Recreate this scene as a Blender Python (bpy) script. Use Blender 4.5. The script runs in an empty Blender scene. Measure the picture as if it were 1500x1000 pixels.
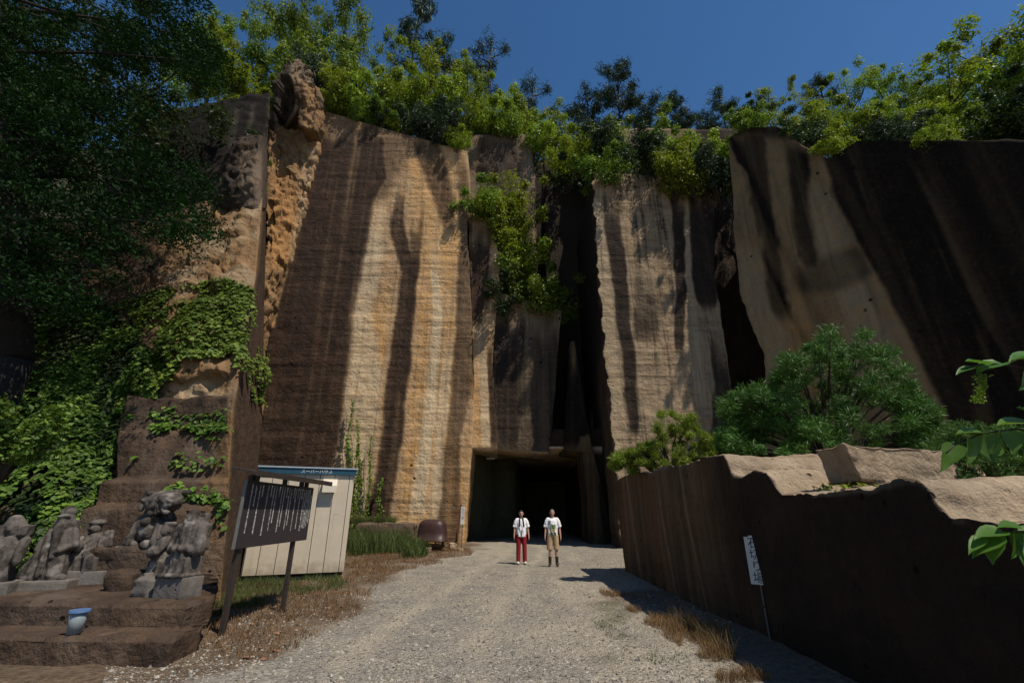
import bpy, bmesh, math, random
import numpy as np
from mathutils import Vector, Matrix, Euler
S = bpy.context.scene
C = S.collection
rad = math.radians
# ------------------------------------------------------------------ camera, world, sun, exposure
CAMZ, PITCH, F = 1.65, rad(20.55), 667.0
cd = bpy.data.cameras.new("Camera"); cam = bpy.data.objects.new("Camera", cd); C.objects.link(cam)
cam.location = (0, 0, CAMZ); cam.rotation_euler = (rad(90) + PITCH, 0, 0)
cd.sensor_width = 36; cd.lens = 36 * F / 1500; cd.clip_start = .05; cd.clip_end = 2000
S.camera = cam
SUN = Vector((.385, -.345, .86)).normalized()          # towards the sun
w = bpy.data.worlds.new("World"); S.world = w; w.use_nodes = True
nt = w.node_tree; bgn = nt.nodes["Background"]; sky = nt.nodes.new("ShaderNodeTexSky")
sky.sky_type = 'NISHITA'; sky.sun_disc = False
sky.sun_elevation = math.asin(SUN.z); sky.sun_rotation = math.atan2(SUN.x, SUN.y)
sky.air_density = 1.0; sky.dust_density = .1; sky.ozone_density = 2.2; sky.altitude = 600
hs = nt.nodes.new('ShaderNodeHueSaturation'); hs.inputs['Saturation'].default_value = 1.22; hs.inputs['Value'].default_value = 2.25
nt.links.new(sky.outputs[0], hs.inputs['Color']); nt.links.new(hs.outputs[0], bgn.inputs[0]); bgn.inputs[1].default_value = .05
sd = bpy.data.lights.new("sun", 'SUN'); sd.energy = 5.0; sd.angle = rad(.5); sd.color = (1, .91, .77)
so = bpy.data.objects.new("sun", sd); C.objects.link(so); so.rotation_euler = SUN.to_track_quat('Z', 'Y').to_euler()
S.view_settings.view_transform = 'Standard'; S.view_settings.look = 'None'
S.view_settings.exposure = -.04; S.view_settings.gamma = 1
# ------------------------------------------------------------------ photo geometry helpers
cp, sp = math.cos(PITCH), math.sin(PITCH)
def ray(x, y):
    u = (x - 750) / F; v = (500 - y) / F
    return u, cp - sp * v, sp + cp * v
def P(x, y, Y):
    a, b, c = ray(x, y); s = Y / b
    return (a * s, Y, CAMZ + c * s)
def Pz(x, y, z=0.):
    a, b, c = ray(x, y); s = (z - CAMZ) / c
    return (a * s, b * s, z)
def PL(x, y, A, B):                                     # vertical plane through A and B (ground plan)
    a, b, c = ray(x, y); dx, dy = B[0] - A[0], B[1] - A[1]
    s = (A[0] * dy - A[1] * dx) / (a * dy - b * dx)
    return (a * s, b * s, CAMZ + c * s)
def proj(co):
    co = np.asarray(co, float); X, Y, Z = co[:, 0], co[:, 1], co[:, 2] - CAMZ
    d = Y * cp + Z * sp; d = np.where(d < .1, .1, d); v = -Y * sp + Z * cp
    return 750 + F * X / d, 500 - F * v / d
# ------------------------------------------------------------------ numpy noise
def _h(i, j, k, s):
    n = (i.astype(np.int64) * 73856093) ^ (j.astype(np.int64) * 19349663) ^ (k.astype(np.int64) * 83492791) ^ (s * 2654435761)
    n = (n ^ (n >> 13)) * 1274126177 & 0xffffffff
    n = (n ^ (n >> 16)) * 668265263 & 0xffffffff
    n = n ^ (n >> 15)
    return (n & 0xffff) / 32767.5 - 1
def vn(p, s=0):
    p = np.asarray(p, float); f = np.floor(p); t = p - f; t = t * t * (3 - 2 * t); f = f.astype(np.int64)
    r = 0
    for a in (0, 1):
        for b in (0, 1):
            for c in (0, 1):
                r = r + (t[:, 0] if a else 1 - t[:, 0]) * (t[:, 1] if b else 1 - t[:, 1]) * (t[:, 2] if c else 1 - t[:, 2]) * _h(f[:, 0] + a, f[:, 1] + b, f[:, 2] + c, s)
    return r
def fbm(p, o=4, s=0, ridge=False):
    p = np.asarray(p, float); r = 0; a = 1.; tot = 0
    for k in range(o):
        n = vn(p * 2 ** k + 17.3 * k, s + k)
        if ridge: n = 1 - 2 * np.abs(n)
        r = r + a * n; tot += a; a *= .5
    return r / tot
def cell(p, s=0):
    p = np.asarray(p, float); f = np.floor(p).astype(np.int64); best = np.full(len(p), 9.); val = np.zeros(len(p)); dot = np.zeros(len(p))
    for a in (-1, 0, 1):
        for b in (-1, 0, 1):
            for c in (-1, 0, 1):
                i, j, k = f[:, 0] + a, f[:, 1] + b, f[:, 2] + c; h1, h2, h3 = _h(i, j, k, s), _h(i, j, k, s + 1), _h(i, j, k, s + 2)
                dx = np.stack([i + .5 + .45 * h1, j + .5 + .45 * h2, k + .5 + .45 * h3], -1) - p; d = (dx ** 2).sum(1); m = d < best
                best = np.where(m, d, best); val = np.where(m, _h(i, j, k, s + 3), val); dot = np.where(m, dx[:, 0] * h2 + dx[:, 2] * h1 + dx[:, 1] * h3, dot)
    return val + dot * 1.3
def broken(amp, sc, seed):
    return lambda c, n: amp * (.55 * cell(c * sc * np.array([1, 1, .7]) + .35 * np.stack([fbm(c * sc, 2, seed), fbm(c * sc + 7, 2, seed), fbm(c * sc + 3, 2, seed)], -1), seed) + .28 * cell(c * sc * 2.7, seed + 5) + .12 * fbm(c * 3.5, 3, seed + 9))
def sstep(a, b, x):
    t = np.clip((x - a) / (b - a), 0, 1); return t * t * (3 - 2 * t)
# ------------------------------------------------------------------ object helpers
def tag(o, label=None, cat=None, group=None, kind=None):
    if label: o['label'] = label
    if cat: o['category'] = cat
    if group: o['group'] = group
    if kind: o['kind'] = kind
    return o
def empty(name, loc=(0, 0, 0), rz=0, label=None, cat=None, group=None):
    o = bpy.data.objects.new(name, None); C.objects.link(o); o.location = loc; o.rotation_euler = (0, 0, rz)
    o.empty_display_size = .2
    return tag(o, label, cat, group)
def mesh_np(name, v, f, mat=None, parent=None, smooth=True):
    """v (n,3); f (m,k) equal sized faces or list of faces"""
    me = bpy.data.meshes.new(name)
    if isinstance(f, np.ndarray):
        v = np.asarray(v, np.float32)
        me.vertices.add(len(v)); me.vertices.foreach_set("co", v.ravel())
        k = f.shape[1]; me.loops.add(f.size); me.loops.foreach_set("vertex_index", f.astype(np.int32).ravel())
        me.polygons.add(len(f)); me.polygons.foreach_set("loop_start", np.arange(0, f.size, k, dtype=np.int32))
        me.update(calc_edges=True)
    else:
        me.from_pydata([tuple(map(float, p)) for p in v], [], f)
    me.polygons.foreach_set("use_smooth", [smooth] * len(me.polygons)); me.update()
    if mat: me.materials.append(mat)
    o = bpy.data.objects.new(name, me); C.objects.link(o)
    if parent is not None: o.parent = parent
    return o
def bmobj(name, bm, mat=None, parent=None, smooth=False):
    bmesh.ops.recalc_face_normals(bm, faces=bm.faces)
    me = bpy.data.meshes.new(name); bm.to_mesh(me); bm.free()
    me.polygons.foreach_set("use_smooth", [smooth] * len(me.polygons))
    if mat: me.materials.append(mat)
    o = bpy.data.objects.new(name, me); C.objects.link(o)
    if parent is not None: o.parent = parent
    return o
def co_of(o):
    a = np.empty(len(o.data.vertices) * 3); o.data.vertices.foreach_get("co", a); return a.reshape(-1, 3)
def set_co(o, c):
    o.data.vertices.foreach_set("co", np.asarray(c, np.float32).ravel()); o.data.update()
def displace(o, fn):
    c = co_of(o); n = np.empty(len(c) * 3, np.float32); o.data.vertex_normals.foreach_get("vector", n); n = n.reshape(-1, 3)
    set_co(o, c + n * fn(c, n)[:, None])
def attr(o, name, rgb):
    a = o.data.color_attributes.new(name, 'FLOAT_COLOR', 'POINT')
    d = np.ones((len(rgb), 4), np.float32); d[:, :3] = np.clip(rgb, 0, 1); a.data.foreach_set("color", d.ravel())
def box(bm, c, s, rot=None, bevel=0):
    m = Matrix.Translation(c) @ (rot.to_4x4() if rot is not None else Matrix.Identity(4)) @ Matrix.Diagonal((s[0], s[1], s[2], 1))
    r = bmesh.ops.create_cube(bm, size=1, matrix=m)
    if bevel:
        es = list({e for v in r['verts'] for e in v.link_edges}); bmesh.ops.bevel(bm, geom=es, offset=bevel, segments=2, affect='EDGES', profile=.6)
def cone(bm, p0, p1, r0, r1, seg=10, caps=True):
    p0, p1 = Vector(p0), Vector(p1); d = p1 - p0
    q = d.to_track_quat('Z', 'Y').to_matrix().to_4x4()
    bmesh.ops.create_cone(bm, cap_ends=caps, segments=seg, radius1=r0, radius2=r1, depth=d.length, matrix=Matrix.Translation((p0 + p1) / 2) @ q)
def ell(bm, c, r, rot=None, seg=16):
    if not hasattr(r, '__len__'): r = (r, r, r)
    m = Matrix.Translation(c) @ (rot.to_4x4() if rot is not None else Matrix.Identity(4)) @ Matrix.Diagonal((r[0], r[1], r[2], 1))
    bmesh.ops.create_uvsphere(bm, u_segments=seg, v_segments=max(6, seg // 2), radius=1, matrix=m)
def cap(bm, p0, p1, r0, r1=None, seg=12):
    r1 = r0 if r1 is None else r1
    cone(bm, p0, p1, r0, r1, seg); ell(bm, p0, r0, None, seg); ell(bm, p1, r1, None, seg)
def R(x=0, y=0, z=0): return Euler((rad(x), rad(y), rad(z))).to_matrix()
def remesh(name, bm, voxel, mat, parent=None, smooth_it=2, rough=None):
    me = bpy.data.meshes.new(name); bm.to_mesh(me); bm.free()
    o = bpy.data.objects.new("tmp", me); C.objects.link(o)
    m = o.modifiers.new("r", 'REMESH'); m.mode = 'VOXEL'; m.voxel_size = voxel
    if smooth_it: s = o.modifiers.new("s", 'SMOOTH'); s.iterations = smooth_it; s.factor = .5
    dg = bpy.context.evaluated_depsgraph_get(); me2 = bpy.data.meshes.new_from_object(o.evaluated_get(dg))
    bpy.data.objects.remove(o); me2.name = name
    me2.polygons.foreach_set("use_smooth", [True] * len(me2.polygons)); me2.materials.clear(); me2.materials.append(mat)
    o = bpy.data.objects.new(name, me2); C.objects.link(o)
    if parent is not None: o.parent = parent
    if rough: displace(o, rough)
    return o
def text_obj(name, body, size, mat, parent, mtx, extrude=.0015, space=1.0, res=2, align='CENTER'):
    cu = bpy.data.curves.new(name, 'FONT'); cu.body = body; cu.size = size; cu.extrude = extrude; cu.resolution_u = res
    cu.align_x = align; cu.align_y = 'TOP'; cu.space_line = space
    t = bpy.data.objects.new("tmp", cu); C.objects.link(t)
    dg = bpy.context.evaluated_depsgraph_get(); me = bpy.data.meshes.new_from_object(t.evaluated_get(dg)); bpy.data.objects.remove(t)
    me.materials.clear(); me.materials.append(mat); me.transform(mtx)
    o = bpy.data.objects.new(name, me); C.objects.link(o)
    if parent is not None: o.parent = parent
    return o
def copy_tree(o, parent=None):
    c = o.copy(); C.objects.link(c)
    if parent is not None: c.parent = parent
    for ch in list(o.children): copy_tree(ch, c)
    return c
# ------------------------------------------------------------------ materials
def nmat(name):
    m = bpy.data.materials.new(name); m.use_nodes = True; t = m.node_tree
    return m, t, t.nodes["Principled BSDF"]
def N(t, typ, **kw):
    n = t.nodes.new(typ)
    for k, v in kw.items():
        if k.startswith('i_'): n.inputs[int(k[2:])].default_value = v
        else: setattr(n, k, v)
    return n
def mix(t, fac, a, b, mode='MIX'):
    n = t.nodes.new("ShaderNodeMix"); n.data_type = 'RGBA'; n.blend_type = mode
    for s, v in ((0, fac), (6, a), (7, b)):
        if isinstance(v, bpy.types.NodeSocket): t.links.new(v, n.inputs[s])
        else: n.inputs[s].default_value = v if s == 0 else (*v, 1)
    return n.outputs[2]
def noise(t, vec, scale, detail=4, rough=.6, sc=None, dist=0):
    if sc is not None:
        mp = N(t, "ShaderNodeMapping"); mp.inputs[3].default_value = sc; t.links.new(vec, mp.inputs[0]); vec = mp.outputs[0]
    n = N(t, "ShaderNodeTexNoise"); n.inputs["Scale"].default_value = scale; n.inputs["Detail"].default_value = detail
    n.inputs["Roughness"].default_value = rough; n.inputs["Distortion"].default_value = dist
    t.links.new(vec, n.inputs["Vector"]); return n.outputs["Fac"]
def ramp(t, fac, a, b, c0=(0, 0, 0), c1=(1, 1, 1)):
    r = N(t, "ShaderNodeValToRGB"); t.links.new(fac, r.inputs[0]); e = r.color_ramp.elements
    e[0].position = a; e[1].position = b; e[0].color = (*c0, 1); e[1].color = (*c1, 1); return r.outputs[0]
def math_(t, op, a, b=0.):
    n = N(t, "ShaderNodeMath", operation=op)
    for s, v in ((0, a), (1, b)):
        if isinstance(v, bpy.types.NodeSocket): t.links.new(v, n.inputs[s])
        else: n.inputs[s].default_value = v
    return n.outputs[0]
def rock_mat(name, base, dark, orange, pale, bands=1., bump=1., streak=.5, mottle=.5, ss=1.):
    m, t, b = nmat(name); g = N(t, "ShaderNodeNewGeometry"); pos = g.outputs["Position"]
    a = N(t, "ShaderNodeAttribute", attribute_name="stain"); sep = N(t, "ShaderNodeSeparateColor"); t.links.new(a.outputs["Color"], sep.inputs[0])  # stain holds real stains and also painted shade and bounced light
    n1 = noise(t, pos, .35, 6, .65); n2 = noise(t, pos, 6, 6, .7); n3 = noise(t, pos, 1.6, 4, .6)
    st = noise(t, pos, ss, 5, .6, (2.2, 2.2, .07), .4); st2 = noise(t, pos, ss, 4, .6, (7, 7, .15), .3)
    bd = noise(t, pos, 1, 4, .6, (.25, .25, 2.5), .6); bd2 = noise(t, pos, 1, 5, .65, (1.1, 1.1, 6.), .6)
    c = mix(t, ramp(t, n1, .35, .68), base, [x * .72 for x in base])
    c = mix(t, sep.outputs[1], c, orange)
    c = mix(t, sep.outputs[2], c, pale)
    so_ = math_(t, 'MULTIPLY', ramp(t, n3, .42, .7), .35); c = mix(t, so_, c, orange)
    if streak:
        c = mix(t, math_(t, 'MULTIPLY', ramp(t, st, .5, .68), streak), c, dark)
        c = mix(t, math_(t, 'MULTIPLY', ramp(t, st2, .5, .75), streak * .45), c, dark)
        c = mix(t, math_(t, 'MULTIPLY', ramp(t, st2, .5, .3), streak * .35), c, pale)
    if bands:
        bm_ = ramp(t, noise(t, pos, .45, 3), .38, .62); bd2 = mix(t, bm_, (.52, .52, .52), bd2); bd = mix(t, math_(t, 'ADD', math_(t, 'MULTIPLY', bm_, .6), .4), (.46, .46, .46), bd)
        c = mix(t, math_(t, 'MULTIPLY', ramp(t, bd, .48, .62), .34 * bands), c, [x * .5 for x in base])
        c = mix(t, math_(t, 'MULTIPLY', ramp(t, bd2, .5, .3), .2 * bands), c, pale)
        c = mix(t, math_(t, 'MULTIPLY', ramp(t, bd2, .55, .7), .2 * bands), c, [x * .45 for x in base])
    dk = math_(t, 'MULTIPLY', sep.outputs[0], math_(t, 'ADD', math_(t, 'MULTIPLY', ramp(t, n2, .25, .6), .14), .9))
    c = mix(t, dk, c, mix(t, ramp(t, n3, .35, .65), dark, [dark[0] * 1.7, dark[1] * 1.45, dark[2] * 1.3]))
    c = mix(t, math_(t, 'MULTIPLY', ramp(t, n2, .55, .8), mottle), c, [x * .35 for x in base])
    vo = N(t, "ShaderNodeTexVoronoi"); vo.inputs["Scale"].default_value = 3.4; t.links.new(pos, vo.inputs["Vector"])
    pit = ramp(t, vo.outputs["Distance"], .07, .12, (1, 1, 1), (0, 0, 0))
    pit = math_(t, 'MULTIPLY', pit, ramp(t, noise(t, pos, .9, 2), .5, .6))
    c = mix(t, math_(t, 'MULTIPLY', pit, .85), c, [x * .2 for x in dark])
    v3 = N(t, "ShaderNodeTexVoronoi"); v3.inputs["Scale"].default_value = 1.05; t.links.new(pos, v3.inputs["Vector"])
    hol = math_(t, 'MULTIPLY', ramp(t, v3.outputs["Distance"], .06, .10, (1, 1, 1), (0, 0, 0)), ramp(t, noise(t, pos, .5, 2), .52, .58)); pit = math_(t, 'MAXIMUM', pit, hol)
    c = mix(t, math_(t, 'MULTIPLY', hol, .9), c, [x * .15 for x in dark])
    t.links.new(c, b.inputs["Base Color"]); b.inputs["Roughness"].default_value = .95; b.inputs["Specular IOR Level"].default_value = .15
    h = math_(t, 'MULTIPLY', bd, .7 * bands)
    h = math_(t, 'ADD', h, math_(t, 'MULTIPLY', bd2, .26 * bands)); h = math_(t, 'ADD', h, math_(t, 'MULTIPLY', n2, .55))
    h = math_(t, 'ADD', h, math_(t, 'MULTIPLY', n3, .7)); h = math_(t, 'SUBTRACT', h, math_(t, 'MULTIPLY', pit, .6))
    bp = N(t, "ShaderNodeBump"); bp.inputs["Strength"].default_value = .8; bp.inputs["Distance"].default_value = .16 * bump
    t.links.new(h, bp.inputs["Height"]); t.links.new(bp.outputs[0], b.inputs["Normal"])
    return m
TAN = (.45, .27, .135); DARK = (.028, .019, .015); ORG = (.56, .30, .105); PALE = (.62, .49, .32)
M_face = rock_mat("sawn tuff", TAN, (.028, .019, .015), ORG, PALE, 1., 1., .5, .6, 1.5)
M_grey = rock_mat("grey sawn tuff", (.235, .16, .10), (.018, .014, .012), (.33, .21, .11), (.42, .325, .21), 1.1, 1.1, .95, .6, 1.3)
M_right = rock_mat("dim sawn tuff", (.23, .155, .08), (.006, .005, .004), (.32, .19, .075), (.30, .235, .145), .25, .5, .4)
M_rough = rock_mat("broken tuff", (.27, .165, .085), (.035, .024, .018), (.36, .19, .075), (.40, .30, .19), 0, 1.6, 0, mottle=.6)
M_weath = rock_mat("weathered tuff", (.17, .125, .09), (.025, .02, .017), (.30, .18, .08), (.26, .21, .165), .3, 1.2, .3)
M_step = rock_mat("brown carved tuff", (.075, .05, .036), (.016, .011, .009), (.2, .115, .055), (.15, .115, .088), .3, 1.5, .3, .7)
M_stat = rock_mat("grey carved stone", (.095, .08, .07), (.02, .017, .015), (.12, .10, .08), (.34, .31, .28), 0, .35, .35, mottle=.5)
M_dark = rock_mat("black shade tuff", (.035, .028, .022), (.01, .009, .008), (.06, .04, .025), (.06, .05, .04), .3, .8, .3)  # near black base puts the shade of recess and lintel into the rock colour
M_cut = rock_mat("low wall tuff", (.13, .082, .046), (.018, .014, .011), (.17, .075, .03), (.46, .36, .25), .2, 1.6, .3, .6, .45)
def plain(name, col, rough=.6, var=.25, scale=8, metal=0, bump=.0, spec=.3):
    m, t, b = nmat(name); tc = N(t, "ShaderNodeTexCoord"); n = noise(t, tc.outputs["Object"], scale, 6, .65)
    c = mix(t, ramp(t, n, .3, .72), [x * (1 - var) for x in col], [min(1, x * (1 + var)) for x in col])
    t.links.new(c, b.inputs["Base Color"]); b.inputs["Roughness"].default_value = rough; b.inputs["Metallic"].default_value = metal
    b.inputs["Specular IOR Level"].default_value = spec
    if bump:
        bp = N(t, "ShaderNodeBump"); bp.inputs["Strength"].default_value = .6; bp.inputs["Distance"].default_value = bump
        t.links.new(n, bp.inputs["Height"]); t.links.new(bp.outputs[0], b.inputs["Normal"])
    return m
def leaf_mat(name, c0, c1, trans=.3, obj=.25, rough=.55):
    m, t, b = nmat(name); g = N(t, "ShaderNodeNewGeometry"); oi = N(t, "ShaderNodeObjectInfo")
    c = mix(t, g.outputs["Random Per Island"], c0, c1)
    n = noise(t, g.outputs["Position"], .7, 3); c = mix(t, math_(t, 'MULTIPLY', ramp(t, n, .4, .65), .55), c, [x * .45 for x in c0])
    hs = N(t, "ShaderNodeHueSaturation"); t.links.new(c, hs.inputs["Color"])
    v = math_(t, 'ADD', math_(t, 'MULTIPLY', oi.outputs["Random"], obj * 2), 1 - obj); t.links.new(v, hs.inputs["Value"])
    h = math_(t, 'ADD', math_(t, 'MULTIPLY', oi.outputs["Random"], .04), .48); t.links.new(h, hs.inputs["Hue"])
    t.links.new(hs.outputs[0], b.inputs["Base Color"]); b.inputs["Roughness"].default_value = rough; b.inputs["Specular IOR Level"].default_value = .25
    tr = N(t, "ShaderNodeBsdfTranslucent"); tc = mix(t, .5, hs.outputs[0], (c1[0] * 1.3, c1[1] * 1.3, c1[2] * .4)); t.links.new(tc, tr.inputs[0])
    ms = N(t, "ShaderNodeMixShader"); ms.inputs[0].default_value = trans
    t.links.new(b.outputs[0], ms.inputs[1]); t.links.new(tr.outputs[0], ms.inputs[2]); t.links.new(ms.outputs[0], t.nodes["Material Output"].inputs[0])
    return m
L_yel = leaf_mat("yellow green leaves", (.12, .19, .016), (.30, .38, .035))
L_mid = leaf_mat("mid green leaves", (.075, .145, .016), (.21, .30, .04))
L_drk = leaf_mat("deep green leaves", (.02, .045, .016), (.06, .1, .035), .2)
L_pin = leaf_mat("pine needles", (.02, .045, .022), (.06, .10, .05), .1)
L_ced = leaf_mat("dark cypress sprays", (.003, .010, .002), (.015, .055, .007), .12, 0, .9)
L_ivy = leaf_mat("ivy leaves", (.05, .105, .014), (.2, .28, .045), .25, 0)
L_ivd = leaf_mat("dark ivy leaves", (.014, .034, .009), (.045, .08, .02), .2, 0)
L_nea = leaf_mat("broad near leaves", (.05, .13, .02), (.09, .2, .03), .4, 0, .35)
L_bush = leaf_mat("soft pine needles", (.035, .095, .016), (.11, .21, .035), .15, 0)
L_bus2 = leaf_mat("fresh pine needles", (.11, .18, .018), (.24, .32, .04), .3, 0)
M_bark = plain("bark", (.05, .038, .028), .95, .4, 14, 0, .02)
M_dry = leaf_mat("dry grass", (.16, .09, .045), (.30, .2, .1), .3, 0)
M_grn = leaf_mat("green grass", (.045, .07, .018), (.13, .16, .05), .3, 0)
# ------------------------------------------------------------------ sheet / rock builders
def interp_ctrl(ctrl, nr, nc, smooth_r=False):
    A = np.array(ctrl, float); r, c, _ = A.shape           # world points
    def res(A, n):
        L = np.linspace(0, A.shape[0] - 1, n); i = np.minimum(L.astype(int), A.shape[0] - 2); t = (L - i)[:, None, None]
        if smooth_r:
            g = lambda k: A[np.clip(i + k, 0, A.shape[0] - 1)]
            p0, p1, p2, p3 = g(-1), g(0), g(1), g(2)
            return .5 * (2 * p1 + (p2 - p0) * t + (2 * p0 - 5 * p1 + 4 * p2 - p3) * t ** 2 + (3 * p1 - p0 - 3 * p2 + p3) * t ** 3)
        return A[i] * (1 - t) + A[i + 1] * t
    # arc-length aware sampling is not needed: rows are near even
    A = res(A, nr); A = res(A.transpose(1, 0, 2), nc).transpose(1, 0, 2)
    return A
def solid_net(name, ctrl, nr, nc, back, mat, rough=None, smooth_r=False, side=8, parent=None):
    """closed rock: front sheet of (nr,nc) points, pushed back by vector(s) for the far side"""
    G = interp_ctrl(ctrl, nr, nc, smooth_r); bk = np.array(back, float)
    B = G + bk
    ring = []
    for r in range(nr):
        row = list(G[r])
        sR = [G[r, -1] + bk * k / side for k in range(1, side)]
        bb = [B[r, -1] + (B[r, 0] - B[r, -1]) * k / 6 for k in range(0, 7)]
        sL = [G[r, 0] + bk * k / side for k in range(side - 1, 0, -1)]
        ring.append(row + sR + bb + sL)
    V = np.array(ring); m = V.shape[1]; V = V.reshape(-1, 3)
    i = np.arange(nr - 1)[:, None] * m + np.arange(m)[None, :]; j = np.arange(nr - 1)[:, None] * m + (np.arange(m)[None, :] + 1) % m
    Fq = np.stack([i, i + m, j + m, j], -1).reshape(-1, 4)
    # top cap: strips between front row and back row
    top = list(range(m)); faces = [tuple(q) for q in Fq]
    faces.append(tuple(reversed(top))[::-1]); faces.append(tuple(range((nr - 1) * m, nr * m))[::-1])
    o = mesh_np(name, V, faces, mat, parent)
    bm = bmesh.new(); bm.from_mesh(o.data); bmesh.ops.recalc_face_normals(bm, faces=bm.faces)
    big = [f for f in bm.faces if len(f.verts) > 4]; bmesh.ops.triangulate(bm, faces=big); bm.to_mesh(o.data); bm.free()
    for p in o.data.polygons: p.use_smooth = True
    if rough: displace(o, rough)
    o['nf'] = 0; del o['nf']
    return o
def streaks(co, lst, jit=3.5, seed=0, sc=.5):
    px, py = proj(co); px = px + fbm(co * sc, 3, seed) * jit + fbm(co * np.array([2.5, 2.5, 1.2]), 3, seed + 9) * jit * .7
    out = np.zeros((len(co), 3))
    for ch, amt, soft, pts in lst:
        soft = soft * .6
        ys = [p[0] for p in pts]; l = np.interp(py, ys, [p[1] for p in pts]); r = np.interp(py, ys, [p[2] for p in pts])
        wgt = sstep(0, soft, px - l + soft / 2) * (1 - sstep(0, soft, px - r + soft / 2))
        fd = 18 if ys[0] < 240 or ys[-1] - ys[0] < 60 else 85
        wgt = wgt * sstep(ys[0] - 10, ys[0] + fd, py + fbm(co * np.array([2.2, 2.2, .4]), 2, 5) * (8 + fd * .5)) * (1 - sstep(ys[-1] - 18, ys[-1] + 6, py))
        out[:, ch] = np.maximum(out[:, ch], wgt * amt)
    out[:, 0] *= .84 + .34 * fbm(co * np.array([1.6, 1.6, .07]), 3, seed + 21) + .34 * fbm(co * np.array([4.5, 4.5, .12]), 3, seed + 22); out[:, 0] = 1 - (1 - np.clip(out[:, 0], 0, 1)) ** 2.5
    return out
def facer(amp=.12, fine=.04, seed=0, groove=.05):
    def f(c, n):
        g = fbm(c * np.array([.12, .12, 2.3]), 3, seed + 3)
        return amp * fbm(c * .35, 4, seed) + fine * fbm(c * 2.2, 3, seed + 1) + groove * g
    return f
def rougher(amp=.6, seed=0, sc=.5, fine=.15):
    return lambda c, n: amp * fbm(c * sc, 5, seed, True) * .7 + fine * fbm(c * 3, 3, seed + 4, True)

# ------------------------------------------------------------------ GROUND
def ground_h(x, y):
    p = np.stack([x, y, 0 * x], -1)
    h = .07 * fbm(p * .5, 3, 3) + .03 * fbm(p * 3, 4, 5)
    h = h + sstep(3.0, 3.8, x) * .0
    return h * (1 - sstep(26, 60, np.abs(y)))
xs = np.concatenate([[-400, -200, -90, -45, -25, -18], np.arange(-14, 8, .1), [9, 12, 18, 30, 60, 120, 250, 400]])
ys = np.concatenate([[-400, -150, -60, -20, -6, 0], np.arange(2, 12, .08), np.arange(12, 30, .16), [32, 36, 42, 50, 80, 150, 400]])
GX, GY = np.meshgrid(xs, ys); gv = np.stack([GX.ravel(), GY.ravel(), np.zeros(GX.size)], -1)
gv[:, 2] = ground_h(gv[:, 0], gv[:, 1]) - .02
nx = len(xs); ii = (np.arange(len(ys) - 1)[:, None] * nx + np.arange(nx - 1)[None, :]).ravel()
ground = mesh_np("ground", gv, np.stack([ii, ii + 1, ii + nx + 1, ii + nx], -1), None)
tag(ground, kind='structure')
px, py = proj(gv)
jx = px + fbm(gv * .9, 4, 11) * 45
edge = np.interp(py, [797, 806, 830, 860, 895, 960, 1000, 1080], [700, 690, 590, 545, 525, 400, 250, 60])
soil = (1 - sstep(-25, 25, jx - edge)) * (py > 790)
re_ = np.interp(py, [840, 870, 900, 950, 1000], [1200, 900, 930, 1030, 1120])
soilr = sstep(-40, 30, px + fbm(gv * 1.3, 4, 15) * 60 - re_) * (gv[:, 1] < 14)
grn = np.clip(sstep(.0, .35, fbm(gv * 1.1, 3, 21)) * sstep(45, 0, np.abs(jx - 905)) * (py > 880), 0, 1) * .6
cx_ = np.interp(gv[:, 1], [4, 8, 14, 20, 27], [-1.0, -1.1, -.6, .1, .6]) + fbm(gv * .3, 2, 33) * .5
track = np.maximum(sstep(.1, .5, fbm(gv * np.array([.8, .25, 1]), 4, 31)) * .4, np.maximum(np.exp(-((gv[:, 0] - cx_ - .8) / .22) ** 2), np.exp(-((gv[:, 0] - cx_ + .8) / .22) ** 2)) * (.45 + .4 * fbm(gv * 1.5, 3, 34)))
attr(ground, "gmask", np.stack([np.maximum(soil, soilr * .8), grn, track], -1))
m, t, b = nmat("gravel ground"); g = N(t, "ShaderNodeNewGeometry"); pos = g.outputs["Position"]
a = N(t, "ShaderNodeAttribute", attribute_name="gmask"); sep = N(t, "ShaderNodeSeparateColor"); t.links.new(a.outputs["Color"], sep.inputs[0])
vo = N(t, "ShaderNodeTexVoronoi"); vo.inputs["Scale"].default_value = 38; t.links.new(pos, vo.inputs["Vector"])
v2 = N(t, "ShaderNodeTexVoronoi"); v2.inputs["Scale"].default_value = 14; t.links.new(pos, v2.inputs["Vector"])
sg = N(t, "ShaderNodeSeparateColor"); t.links.new(vo.outputs["Color"], sg.inputs[0]); s2 = N(t, "ShaderNodeSeparateColor"); t.links.new(v2.outputs["Color"], s2.inputs[0])
n1 = noise(t, pos, 1.1, 6, .7); n2 = noise(t, pos, 9, 6, .75)
c = mix(t, sg.outputs[0], (.10, .088, .07), (.46, .41, .335))
c = mix(t, math_(t, 'MULTIPLY', ramp(t, n2, .35, .65), .6), c, (.33, .285, .215)); c = mix(t, math_(t, 'MULTIPLY', ramp(t, s2.outputs[0], .82, .95), .4), c, (.5, .47, .42))
c = mix(t, math_(t, 'MULTIPLY', ramp(t, n1, .42, .6), .6), c, (.19, .18, .165))
c = mix(t, sep.outputs[2], c, (.44, .38, .29))
sl = mix(t, ramp(t, n2, .35, .65), (.055, .038, .026), (.2, .135, .08)); c = mix(t, math_(t, 'MULTIPLY', sep.outputs[0], .92), c, sl)
c = mix(t, sep.outputs[1], c, (.07, .08, .03))
t.links.new(c, b.inputs["Base Color"]); b.inputs["Roughness"].default_value = .95; b.inputs["Specular IOR Level"].default_value = .15
bp = N(t, "ShaderNodeBump"); bp.inputs["Strength"].default_value = .9; bp.inputs["Distance"].default_value = .045
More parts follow.
